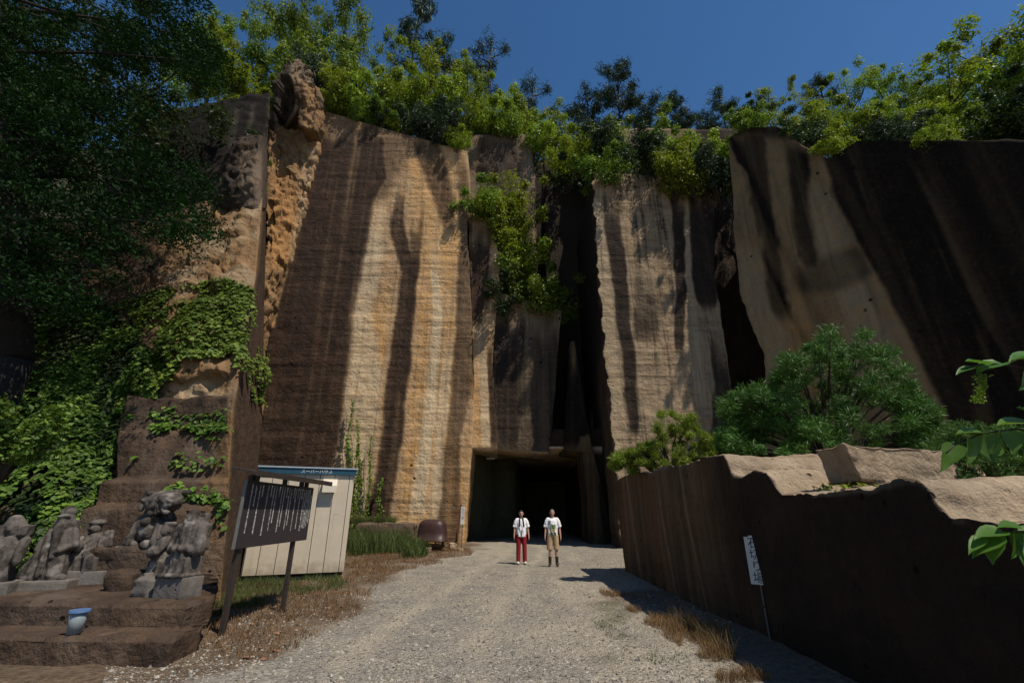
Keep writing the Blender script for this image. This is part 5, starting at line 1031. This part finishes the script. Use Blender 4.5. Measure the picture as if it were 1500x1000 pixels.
# ------------------------------------------------------------------ PEOPLE
M_skin = plain("skin", (.42, .235, .165), .55, .06, 30); M_hair = plain("short dark hair", (.03, .022, .018), .8, .3, 60); M_hair2 = plain("short grey hair", (.19, .15, .12), .8, .3, 60)
M_tee = plain("white cotton", (.78, .77, .78), .85, .04, 12); M_red = plain("red cloth", (.22, .01, .014), .8, .3, 14); M_blkc = plain("black cloth", (.012, .012, .013), .85); M_wshoe = plain("off white shoes", (.62, .6, .55), .6, .05); M_tan = plain("khaki cloth", (.40, .28, .16), .85, .15, 16); M_boot = plain("dark brown leather", (.035, .02, .014), .5, .3); M_gcl = plain("faded green cloth", (.13, .15, .10), .85, .35, 18)
def person(loc, rz, sc, label, kind):
    lg = .03 if kind else 0
    root = empty("person", loc, rz, label, "person"); root.scale = (sc, sc, sc); bm = bmesh.new()
    # one continuous body
    for s in (-1, 1):
        cap(bm, (s * .095, 0, .93), (s * .105, -.01, .50), .082, .056); cap(bm, (s * .105, -.01, .50), (s * .115, .01, .10), .055, .036); ell(bm, (s * .105, .03, .36), (.05, .055, .1))
        cap(bm, (s * .115, .015, .06), (s * .135, -.15, .035), .04, .034)
        cap(bm, (s * .165, 0, 1.42), (s * .235, .01, 1.14), .052, .038); cap(bm, (s * .235, .01, 1.14), (s * .26, -.045, .90), .037, .026)
        hx_, hy_, hz_ = s * .263, -.055, .85; ell(bm, (hx_, hy_, hz_), (.018, .038, .048), R(-8, 0, 0))
        for k in range(4):
            y_ = hy_ - .027 + k * .018; l_ = (.038, .044, .040, .030)[k]; cap(bm, (hx_, y_, hz_ - .035), (hx_ - s * .004, y_ - .004, hz_ - .045 - l_ * .6), .0088, .0082, 8); cap(bm, (hx_ - s * .004, y_ - .004, hz_ - .045 - l_ * .6), (hx_ - s * .016, y_ - .002, hz_ - .055 - l_), .0082, .0074, 8)
        cap(bm, (hx_ - s * .006, hy_ - .03, hz_ + .012), (hx_ - s * .012, hy_ - .055, hz_ - .035), .011, .009, 8)
    ell(bm, (0, 0, .95), (.155, .105, .12)); cap(bm, (0, 0, .98), (0, .0, 1.15), .118, .115); ell(bm, (0, 0, 1.32), (.17, .115, .17)); cap(bm, (-.13, 0, 1.41), (.13, 0, 1.41), .06, .06)
    cap(bm, (0, .0, 1.42), (0, -.005, 1.56), .056, .05); ell(bm, (0, -.005, 1.645), (.074, .092, .105)); ell(bm, (0, -.03, 1.585), (.055, .062, .055)); cap(bm, (0, -.095, 1.65), (0, -.106, 1.625), .009, .014, 8)
    ell(bm, (0, -.088, 1.59), (.026, .01, .008)); ell(bm, (0, -.082, 1.672), (.055, .012, .008))
    for s in (-1, 1): ell(bm, (s * .076, .005, 1.64), (.012, .02, .032))
    remesh("body", bm, .009, M_skin, root, 2)
    for s in (-1, 1): bm = bmesh.new(); ell(bm, (s * .03, -.088, 1.655), (.012, .008, .006), None, 10); bmobj("eye", bm, M_blkc, root, True)
    bm = bmesh.new(); ell(bm, (0, .01, 1.675), (.078, .093, .088)); o = remesh("hair", bm, .008, M_hair if kind == 0 else M_hair2, root, 1)
    c = co_of(o); c[:, 2] = np.maximum(c[:, 2], 1.665 + np.clip(-(c[:, 1] + .02) * .9, -.06, .07)); set_co(o, c)
    # shirt
    bm = bmesh.new(); cone(bm, (0, 0, .88 if kind == 0 else .93), (0, 0, 1.30), .175 if kind == 0 else .165, .175, 20); ell(bm, (0, 0, 1.33), (.19, .135, .16)); cap(bm, (-.145, 0, 1.425), (.145, 0, 1.425), .075, .075)
    for s in (-1, 1): cap(bm, (s * .155, 0, 1.42), (s * .20, .0, 1.30), .072, .07); cone(bm, (s * .18, 0, 1.40), (s * .235, .0, 1.19), .07, .076, 14)
    o = remesh("shirt", bm, .011, None, root, 3); c = co_of(o); c[:, 1] *= np.where(c[:, 2] < 1.3, .74, .85); c[:, 1] += .008 * np.sin(c[:, 0] * 60 + c[:, 2] * 18) * (c[:, 2] < 1.3); set_co(o, c); o.data.materials.clear()
    if kind == 0:
        o.data.materials.append(M_tee)
        for s in (-1, 1):
            bm = bmesh.new(); cap(bm, (s * .055, -.1, 1.50), (s * .075, -.128, 1.24), .018, .026, 8); cap(bm, (s * .03, .05, 1.52), (s * .058, -.09, 1.5), .02, .02, 8); bmobj("scarf_end", bm, M_blkc, root, True)
        bm = bmesh.new(); box(bm, (.0, -.132, 1.0), (.05, .012, .2), None, .004); bmobj("shirt_print", bm, plain("grey blue print", (.13, .12, .2), .8), root)
    else:
        m, t, b = nmat("white shirt with landscape print"); tc = N(t, "ShaderNodeTexCoord"); sx = N(t, "ShaderNodeSeparateXYZ"); t.links.new(tc.outputs["Object"], sx.inputs[0])
        def bx(x0, x1, z0, z1):
            a = math_(t, 'MULTIPLY', math_(t, 'GREATER_THAN', sx.outputs[0], x0), math_(t, 'LESS_THAN', sx.outputs[0], x1)); b2 = math_(t, 'MULTIPLY', math_(t, 'GREATER_THAN', sx.outputs[2], z0), math_(t, 'LESS_THAN', sx.outputs[2], z1))
            return math_(t, 'MULTIPLY', math_(t, 'MULTIPLY', a, b2), math_(t, 'LESS_THAN', sx.outputs[1], -.03))
        nz = noise(t, tc.outputs["Object"], 30, 3); c = mix(t, bx(-.08, .09, 1.13, 1.27), (.78, .77, .78), mix(t, ramp(t, nz, .4, .6), (.05, .11, .03), (.16, .24, .07)))
        c = mix(t, bx(-.085, .085, 1.03, 1.13), c, (.5, .38, .2)); c = mix(t, bx(-.02, .025, 1.06, 1.10), c, (.12, .09, .05)); c = mix(t, bx(-.14, -.06, 1.27, 1.4), c, (.12, .14, .22)); c = mix(t, bx(-.1, .12, .8, 1.03), c, mix(t, ramp(t, nz, .42, .58), (.04, .06, .03), (.2, .23, .16)))
        t.links.new(c, b.inputs["Base Color"]); b.inputs["Roughness"].default_value = .85; o.data.materials.append(m)
    bm = bmesh.new(); ell(bm, (0, 0, .95), (.165, .115, .11))
    for s in (-1, 1):
        if kind == 0: cone(bm, (s * .09, 0, .95), (s * .108, -.0, .52), .098, .08, 14); cone(bm, (s * .108, 0, .54), (s * .115, 0, .075), .08, .072, 14)
        else: cone(bm, (s * .09, 0, .95), (s * .118, -.0, .50), .1, .098, 14)
    remesh("trousers" if kind == 0 else "shorts", bm, .010, M_red if kind == 0 else M_tan, root, 2)
    for s in (-1, 1):
        bm = bmesh.new(); ell(bm, (s * .13, -.06, .045), (.052, .135, .045)); ell(bm, (s * .117, .03, .07), (.05, .06, .06))
        if kind: cone(bm, (s * .116, .01, .06), (s * .112, .01, .30), .05, .056, 14)
        remesh("shoe" if kind == 0 else "boot", bm, .009, M_wshoe if kind == 0 else M_boot, root, 1)
    return root
p = Pz(764, 824); person((p[0], p[1], gz(p[0], p[1]) + .0), rad(4), 1.0, "person in white T-shirt and red trousers with dark cloth round the neck, standing left", 0)
p = Pz(811, 828.5); person((p[0], p[1], gz(p[0], p[1]) + .0), rad(-3), 1.0, "person in printed white T-shirt, khaki shorts and brown boots, standing right", 1)
# ------------------------------------------------------------------ GRASS, DRY WEEDS, GRAVEL
def blades(name, pts, h, wd, mat, label, lean=.45, seed=0):
    r = np.random.default_rng(seed); n = len(pts); a = r.uniform(0, 6.28, n); t_ = np.stack([np.cos(a), np.sin(a), 0 * a], -1); hh = h * (.35 + .9 * r.random(n)); ln = r.normal(size=(n, 2)) * lean
    tip = pts + np.stack([ln[:, 0] * hh, ln[:, 1] * hh, hh], -1); md = pts + np.stack([ln[:, 0] * hh * .3, ln[:, 1] * hh * .3, hh * .55], -1); w_ = wd * (.6 + .8 * r.random(n))[:, None]
    V = np.stack([pts - t_ * w_, pts + t_ * w_, md + t_ * w_ * .7, md - t_ * w_ * .7, tip + t_ * w_ * .1, tip - t_ * w_ * .1], 1).reshape(-1, 3)
    i = np.arange(n)[:, None] * 6; F_ = np.concatenate([i + np.array([0, 1, 2, 3]), i + np.array([3, 2, 4, 5])]); o = mesh_np(name, V, F_, mat, None, False); tag(o, label, "grass", None, 'stuff'); return o
def scatter(poly, n, seed, thr=-1, sc=1.2, jit=20):
    r = np.random.default_rng(seed); g_ = np.array([Pz(x, y)[:2] for x, y in poly]); lo, hi = g_.min(0), g_.max(0); out = []
    while sum(len(o_) for o_ in out) < n:
        q = r.uniform(lo, hi, (n * 2, 2)); c = np.stack([q[:, 0], q[:, 1], 0 * q[:, 0]], -1); qx, qy = proj(c); ok = in_poly(qx + fbm(c * 1.2, 3, seed) * jit, qy + fbm(c * 1.2, 3, seed + 1) * jit * .3, poly) & (fbm(c * sc, 3, seed + 2) > thr); out.append(c[ok])
    c = np.concatenate(out)[:n]; c[:, 2] = ground_h(c[:, 0], c[:, 1]) - .025; return c
left_poly = [(690, 799), (690, 812), (600, 830), (552, 856), (530, 892), (400, 965), (300, 962), (296, 900), (320, 872), (345, 858), (500, 850), (510, 800)]
blades("dry_grass", scatter(left_poly, 20000, 3, -.25), .10, .006, M_dry, "dry brown grass covering the verge around the shed and signboard", .6, 3)
blades("grass", scatter([(345, 852), (500, 846), (508, 858), (420, 872), (345, 872)], 2500, 5, -.2), .16, .006, M_grn, "fresh green grass along the foot of the beige shed", .4, 5)
blades("grass", scatter([(296, 900), (318, 880), (345, 868), (390, 880), (340, 940), (296, 950)], 3000, 6, -.1), .12, .005, M_grn, "green grass tufts around the near post of the signboard", .5, 6)
blades("grass", scatter([(505, 800), (590, 796), (600, 806), (520, 815)], 6500, 7, -.6), .85, .012, M_grn, "taller green grass in front of the stone planter", .35, 7)
pp = np.random.default_rng(8).uniform((-8.8, 24.6, 1.1), (-6.0, 25.4, 1.15), (1500, 3)); blades("grass", pp, .35, .012, M_grn, "green grass growing on top of the stone planter", .6, 8)
blades("dry_grass", scatter([(880, 862), (925, 872), (1000, 900), (1062, 945), (1120, 1000), (1040, 1000), (960, 925), (905, 890)], 5200, 9, -.12, 1.6, 40), .11, .003, M_dry, "dry golden grass along the shadow edge right of the gravel", .5, 9)
blades("dry_grass", scatter([(985, 900), (1075, 940), (1100, 975), (1050, 962), (985, 915)], 900, 10, -.1, 1.2, 35), .26, .003, M_dry, "taller dry stalks at the edge of the low wall's shadow", .35, 10)
blades("grass", scatter([(870, 900), (950, 900), (1010, 960), (960, 985), (890, 950)], 600, 11, .2, 2), .04, .004, M_grn, "sparse short green grass on the right part of the gravel", .7, 11)
blades("grass", scatter([(590, 797), (612, 797), (622, 815), (590, 818)], 900, 12), .6, .02, M_grn, "ragged weeds at the left foot of the steel hood", .5, 12)
rng = np.random.default_rng(55); n = 42000
d = 5.2 + 15 * rng.random(n) ** 1.9; x = d * rng.uniform(-.75, .42, n); sz = (.005 + .018 * rng.random(n) ** 5) * (1 + .02 * d)
base = np.array([(1, 0, 0), (-1, 0, 0), (0, 1, 0), (0, -1, 0), (0, 0, 1), (0, 0, -1)], float); oc = np.array([(0, 2, 4), (2, 1, 4), (1, 3, 4), (3, 0, 4), (2, 0, 5), (1, 2, 5), (3, 1, 5), (0, 3, 5)])
cen = np.stack([x, d, ground_h(x, d) - .018], -1); V = base[None] * (1 + .45 * rng.normal(size=(n, 6, 1))) * np.array([1, 1, .6]) + .2 * rng.normal(size=(n, 6, 3)); V = V * sz[:, None, None] + cen[:, None, :]
m, t, b = nmat("gravel stones"); g = N(t, "ShaderNodeNewGeometry"); r_ = N(t, "ShaderNodeValToRGB"); t.links.new(g.outputs["Random Per Island"], r_.inputs[0]); e = r_.color_ramp.elements; e[0].color = (.09, .08, .07, 1); e[1].color = (.40, .36, .30, 1); t.links.new(r_.outputs[0], b.inputs["Base Color"]); b.inputs["Roughness"].default_value = .9
o = mesh_np("gravel", V.reshape(-1, 3), (np.arange(n)[:, None, None] * 6 + oc[None]).reshape(-1, 3), m, None, False); tag(o, "loose grey gravel stones scattered over the path", "gravel", None, 'stuff')
# fallen dry leaves on verge
rng = np.random.default_rng(66); c = scatter(left_poly, 500, 14); c[:, 2] += .03; nl = rng.normal(size=(500, 3)) * .4 + np.array([0, 0, 1]); o = leaves("fallen_leaves", [leaf_quads(c, nl, .06 * (.5 + rng.random(500)), .6)], leaf_mat("fallen leaves", (.22, .09, .035), (.4, .2, .1), .1, 0)); tag(o, "fallen brown leaves on the dry verge", "leaves", None, 'stuff')
